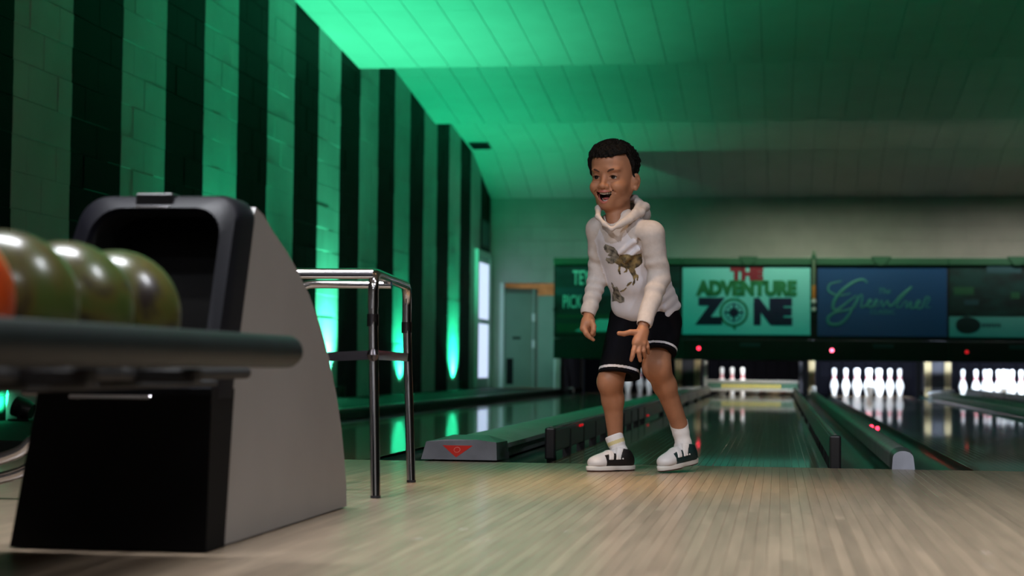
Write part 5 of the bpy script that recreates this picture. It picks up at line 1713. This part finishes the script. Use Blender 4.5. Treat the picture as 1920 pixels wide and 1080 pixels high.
# printed dinosaur, lying on the cloth
hv = np.empty(len(hoodie_me.vertices) * 3, dtype=np.float32)
hoodie_me.vertices.foreach_get('co', hv)
hq = np.empty(len(hoodie_me.polygons) * 4, dtype=np.int32)
hoodie_me.polygons.foreach_get('vertices', hq)
tree = BVHTree.FromPolygons([tuple(p) for p in hv.reshape(-1, 3).tolist()], hq.reshape(-1, 4).tolist())
def inside_poly(x, y, poly):
    c = False
    j = len(poly) - 1
    for i in range(len(poly)):
        xi, yi = poly[i]; xj, yj = poly[j]
        if (yi > y) != (yj > y) and x < (xj - xi) * (y - yi) / (yj - yi) + xi:
            c = not c
        j = i
    return c
def q2(x, y):     # crop reading to picture position
    return (1120 + x * 110 / 849, 440 + y * 140 / 1080)
def printed(polys, m, name, step=0.9, spare=0.0):
    b = MB()
    vid = {}
    for poly in polys:
        P_ = [q2(*p) for p in poly]
        xs_ = [p[0] for p in P_]; ys_ = [p[1] for p in P_]
        nx, ny = int((max(xs_) - min(xs_)) / step) + 1, int((max(ys_) - min(ys_)) / step) + 1
        for i in range(nx):
            for j in range(ny):
                x, y = min(xs_) + (i + 0.5) * step, min(ys_) + (j + 0.5) * step
                if not inside_poly(x, y, P_): continue
                if spare and random.random() < spare: continue
                ids = []
                for dx, dy in ((-0.5, -0.5), (0.5, -0.5), (0.5, 0.5), (-0.5, 0.5)):
                    pt = K(x + dx * step, y + dy * step, -0.9)
                    hit = tree.ray_cast(pt, (pt - CAM).normalized(), 0.6)
                    if hit[0] is None: break
                    ids.append(hit[0] + hit[1] * 0.0011)
                if len(ids) == 4 and max((a - c).length for a in ids for c in ids) < 0.009:
                    o = len(b.v)
                    b.v += [tuple(p) for p in ids]
                    b.f.append((o, o + 1, o + 2, o + 3)); b.mi.append(0)
    return b.build(name, m, hoodie, True, None)
rex_head = [(95, 175), (120, 135), (160, 150), (240, 180), (285, 230), (315, 300), (310, 370), (260, 400), (215, 420), (160, 410), (125, 370), (130, 330), (170, 340), (200, 320), (150, 300), (180, 260), (140, 260), (105, 220)]
rex_body = [(290, 330), (340, 290), (420, 280), (500, 300), (640, 270), (655, 400), (600, 460), (520, 500), (470, 505), (400, 480), (330, 450), (250, 400)]
rex_arm = [(310, 440), (340, 455), (330, 510), (340, 570), (320, 570), (300, 520)]
rex_arm2 = [(400, 470), (440, 500), (430, 540), (380, 545), (395, 525), (415, 510)]
rex_leg = [(450, 490), (540, 490), (560, 560), (595, 590), (590, 665), (570, 665), (570, 610), (545, 640), (545, 700), (520, 735), (505, 715), (525, 660), (510, 600), (470, 540)]
rex_foot = [(425, 735), (440, 705), (490, 675), (505, 690), (470, 725), (430, 748)]
rex_tail = [(330, 815), (385, 790), (420, 760), (425, 770), (380, 815), (335, 830)]
fish = [(205, 680), (235, 720), (240, 760), (290, 750), (310, 800), (340, 870), (390, 910), (395, 970), (350, 985), (320, 985), (290, 960), (250, 960), (215, 965), (220, 870), (235, 800), (210, 740)]
printed([rex_body, rex_leg, rex_arm, rex_arm2, rex_foot, rex_tail], 'print_ink', 'dinosaur_print')
printed([rex_head, fish], 'print_grey', 'dinosaur_print')

# ---- shorts
S = Field(seq(-0.36, 0.14, 0.0024), seq(-0.80, -0.24, 0.0026), seq(0.30, 0.66, 0.0022))
S.ell(pel + spine * 0.005, TAX, (0.116, 0.091, 0.075), 0.02, fn=folds(0.002, 50, 21))
hemR, hemL = arr(K(1160, 704, -0.465)), arr(K(1234, 661, -0.535))
dR, dL = norm(hemR - J['hipR']), norm(hemL - J['hipL'] * 1.0)
dR = norm(dR * 0.55 + np.array([0.0, -0.05, -1.0]) * 0.45)
dL = norm(np.array([-0.02, -0.42, -0.9]))
S.cone(J['hipR'] + np.array([0.0, 0, 0.01]), hemR + dR * 0.02, 0.077, 0.075, 0.03, 1, fn=folds(0.0035, 45, 22))
S.cone(J['hipL'] + np.array([-0.006, 0, 0.0]), hemL + dL * 0.02, 0.080, 0.062, 0.02, 2, fn=folds(0.0025, 45, 23))
boxR = (hemR + np.array([-0.14, -0.16, -0.15]), hemR + np.array([0.085, 0.2, 0.10]))
boxL = (hemL + np.array([-0.068, -0.16, -0.15]), hemL + np.array([0.14, 0.2, 0.06]))
S.plane(hemR, dR, *boxR, 0.003)
S.plane(hemL, dL, *boxL, 0.003)
S.cone(hemR + dR * 0.040, hemR + dR * 0.12, 0.062, 0.066, 0.002, 0, 'sub')
S.cone(hemL + dL * 0.035, hemL + dL * 0.10, 0.052, 0.056, 0.002, 0, 'sub')
def pick_shorts(c, vid):
    out = np.zeros(len(c), dtype=np.int32)
    for hem, d_, ident in ((hemR, dR, 1), (hemL, dL, 2)):
        q = (c - hem) @ d_
        rr = np.linalg.norm((c - hem) - np.outer(q, d_), axis=1)
        lim = 0.060 if ident == 1 else 0.048
        out[(q > -0.021) & (q < -0.0115) & (rr > lim) & (rr < 0.13) & (np.abs(vid - ident) < 1)] = 1
    return out
shorts = link('shorts', S.mesh('shorts', ['shorts_black', 'shorts_white'], pick_shorts, 1), person)
shorts['label'] = 'black sports shorts with a white stripe above each hem'

# ---- socks and shoes
def shoe(name, heel, toe, lift, ankle, side_mat, label):
    heel, toe = arr(heel), arr(toe)
    t_ = norm(toe - heel); 
    w_ = norm(np.cross(np.array([0, 0, 1.0]), t_)); h_ = np.cross(t_, w_)
    Ln = np.linalg.norm(toe - heel)
    sc = Ln / 0.2
    def sp(t, w, h): return heel + t_ * t * sc + w_ * w + h_ * h
    ax = [t_, w_, h_]
    c0 = heel + t_ * Ln / 2
    m = 0.15
    sh_ = thing_part(name, label)
    def upper(grow=0.0):
        F_ = Field(seq(c0[0] - m, c0[0] + m, 0.0024), seq(c0[1] - m, c0[1] + m, 0.0024), seq(-0.01, 0.17, 0.0022))
        F_.ell(sp(0.158, 0, 0.030), ax, (0.038 * sc + grow, 0.035 + grow, 0.026 + grow), 0.0, 1)
        F_.ell(sp(0.105, 0, 0.034), ax, (0.060 * sc + grow, 0.034 + grow, 0.037 + grow), 0.018, 2)
        F_.ell(sp(0.048, 0, 0.034), ax, (0.046 * sc + grow, 0.031 + grow, 0.045 + grow), 0.018, 3)
        F_.cone(sp(0.056, 0, 0.055), sp(0.056, 0, 0.068), 0.035 + grow, 0.035 + grow, 0.012, 3)
        F_.plane(sp(0.0, 0, 0.018), -h_, c0 - 0.3, c0 + 0.3, 0.003)
        F_.plane(sp(0.04, 0, 0.076), norm(h_ - t_ * 0.22), c0 - 0.3, c0 + 0.3, 0.005)
        if grow == 0.0:
            F_.cone(sp(0.056, 0, 0.050), sp(0.056, 0, 0.120), 0.0285, 0.0295, 0.003, 0, 'sub')
        return F_
    def pk(c, vid):
        q = c - heel
        t = q @ t_ / sc; w = q @ w_; h = q @ h_
        out = np.full(len(c), 1, dtype=np.int32)
        out[(t > 0.142)] = 0
        out[(np.abs(w) < 0.021) & (h > 0.045) & (t > 0.075)] = 0
        return out
    up = link('shoe_upper', upper().mesh('shoe_upper', ['shoe_white', side_mat], pk, 1), sh_)
    # two straps across the instep
    for tc in (0.092, 0.122):
        F_ = upper(0.0035)
        a1, a2 = sp(tc + 0.0095 / sc, 0, 0.04), sp(tc - 0.0095 / sc, 0, 0.04)
        F_.plane(a1, norm(t_ + h_ * 0.35), c0 - 0.3, c0 + 0.3, 0.002)
        F_.plane(a2, -norm(t_ + h_ * 0.35), c0 - 0.3, c0 + 0.3, 0.002)
        F_.plane(sp(0, 0, 0.040), -h_, c0 - 0.3, c0 + 0.3, 0.002)
        link('strap', F_.mesh('strap', ['shoe_white'], None, 1), sh_)
    # sole
    ol = []
    for k in range(28):
        a = 2 * PI * k / 28
        tt = 0.1 + 0.103 * math.cos(a)
        wd = (0.0375 if tt > 0.1 else 0.0335) * math.sin(a)
        wd *= 1 - 0.16 * math.exp(-((tt - 0.085) / 0.03) ** 2)
        ol.append((tt, wd))
    b = MB()
    for hh, gr, in ((0.0, 0.97), (0.004, 1.0), (0.016, 1.02), (0.019, 1.0)):
        for tt, wd in ol:
            b.v.append(tuple(sp(0.1 + (tt - 0.1) * gr, wd * gr, hh + (0.0035 if (0.065 < tt < 0.11 and hh == 0.0) else 0))))
    n = len(ol)
    for i in range(3):
        for k in range(n):
            b.f.append((i * n + k, i * n + (k + 1) % n, (i + 1) * n + (k + 1) % n, (i + 1) * n + k)); b.mi.append(1 if i == 0 else 0)
    b.f.append(tuple(range(n))[::-1]); b.mi.append(1)
    b.f.append(tuple(3 * n + k for k in range(n))); b.mi.append(0)
    so = b.build('sole', ['sole_white', 'sole_edge'], sh_, True, 0.8)
    # side eyelets
    for tc in (0.072, 0.084):
        for s2 in (-1, 1):
            ball('rivet', sp(tc, s2 * 0.0350, 0.044), 0.0032, 'shoe_white', sh_, None, None, 10)
    # sock
    F_ = Field(seq(c0[0] - m, c0[0] + m, 0.0026), seq(c0[1] - m, c0[1] + m, 0.0026), seq(0.0, 0.26, 0.0024))
    ax0 = sp(0.056, 0, 0.050)
    an0 = arr(ankle)
    F_.cone(ax0, an0, 0.0290, 0.0305, 0.01, 0, fn=lambda P, t: 0.0012 * np.sin(t * 16))
    F_.cone(ax0, sp(0.10, 0, 0.045), 0.0265, 0.020, 0.015, 0)
    up_ = norm(an0 - ax0)
    F_.cone(an0 - up_ * 0.008, an0 + up_ * 0.010, 0.0325, 0.0325, 0.004, 0)
    F_.plane(an0 + up_ * 0.013, up_, c0 - 0.4, c0 + 0.4, 0.003)
    F_.cone(an0, an0 + up_ * 0.05, 0.0265, 0.0275, 0.002, 0, 'sub')
    def pks(c, vid):
        q = (c - an0) @ up_
        o = np.zeros(len(c), dtype=np.int32)
        if name == 'shoe' and side_mat == 'shoe_black':
            o[(q > -0.022) & (q < -0.009)] = 1
        return o
    sock = link('sock', F_.mesh('sock', ['sock_white', 'sock_yellow'], pks, 1), person)
    return sh_
def thing_part(name, label):
    o = bpy.data.objects.new(name, None)
    COL.objects.link(o)
    o.parent = person
    o.matrix_parent_inverse = Matrix.Translation(-world_loc(person))
    o['label'] = label
    return o
ztop = J['anR']
sR = shoe('shoe', (-0.172, -0.385, 0.001), (-0.325, -0.513, 0.001), 0, K(1152.5, 822, -0.415), 'shoe_black', 'black and white bowling shoe flat on the floor')
sL = shoe('shoe', (0.052, -0.365, 0.030), (-0.072, -0.513, 0.004), 0, K(1273, 795, -0.410), 'shoe_green', 'white and dark bowling shoe with lifted heel')
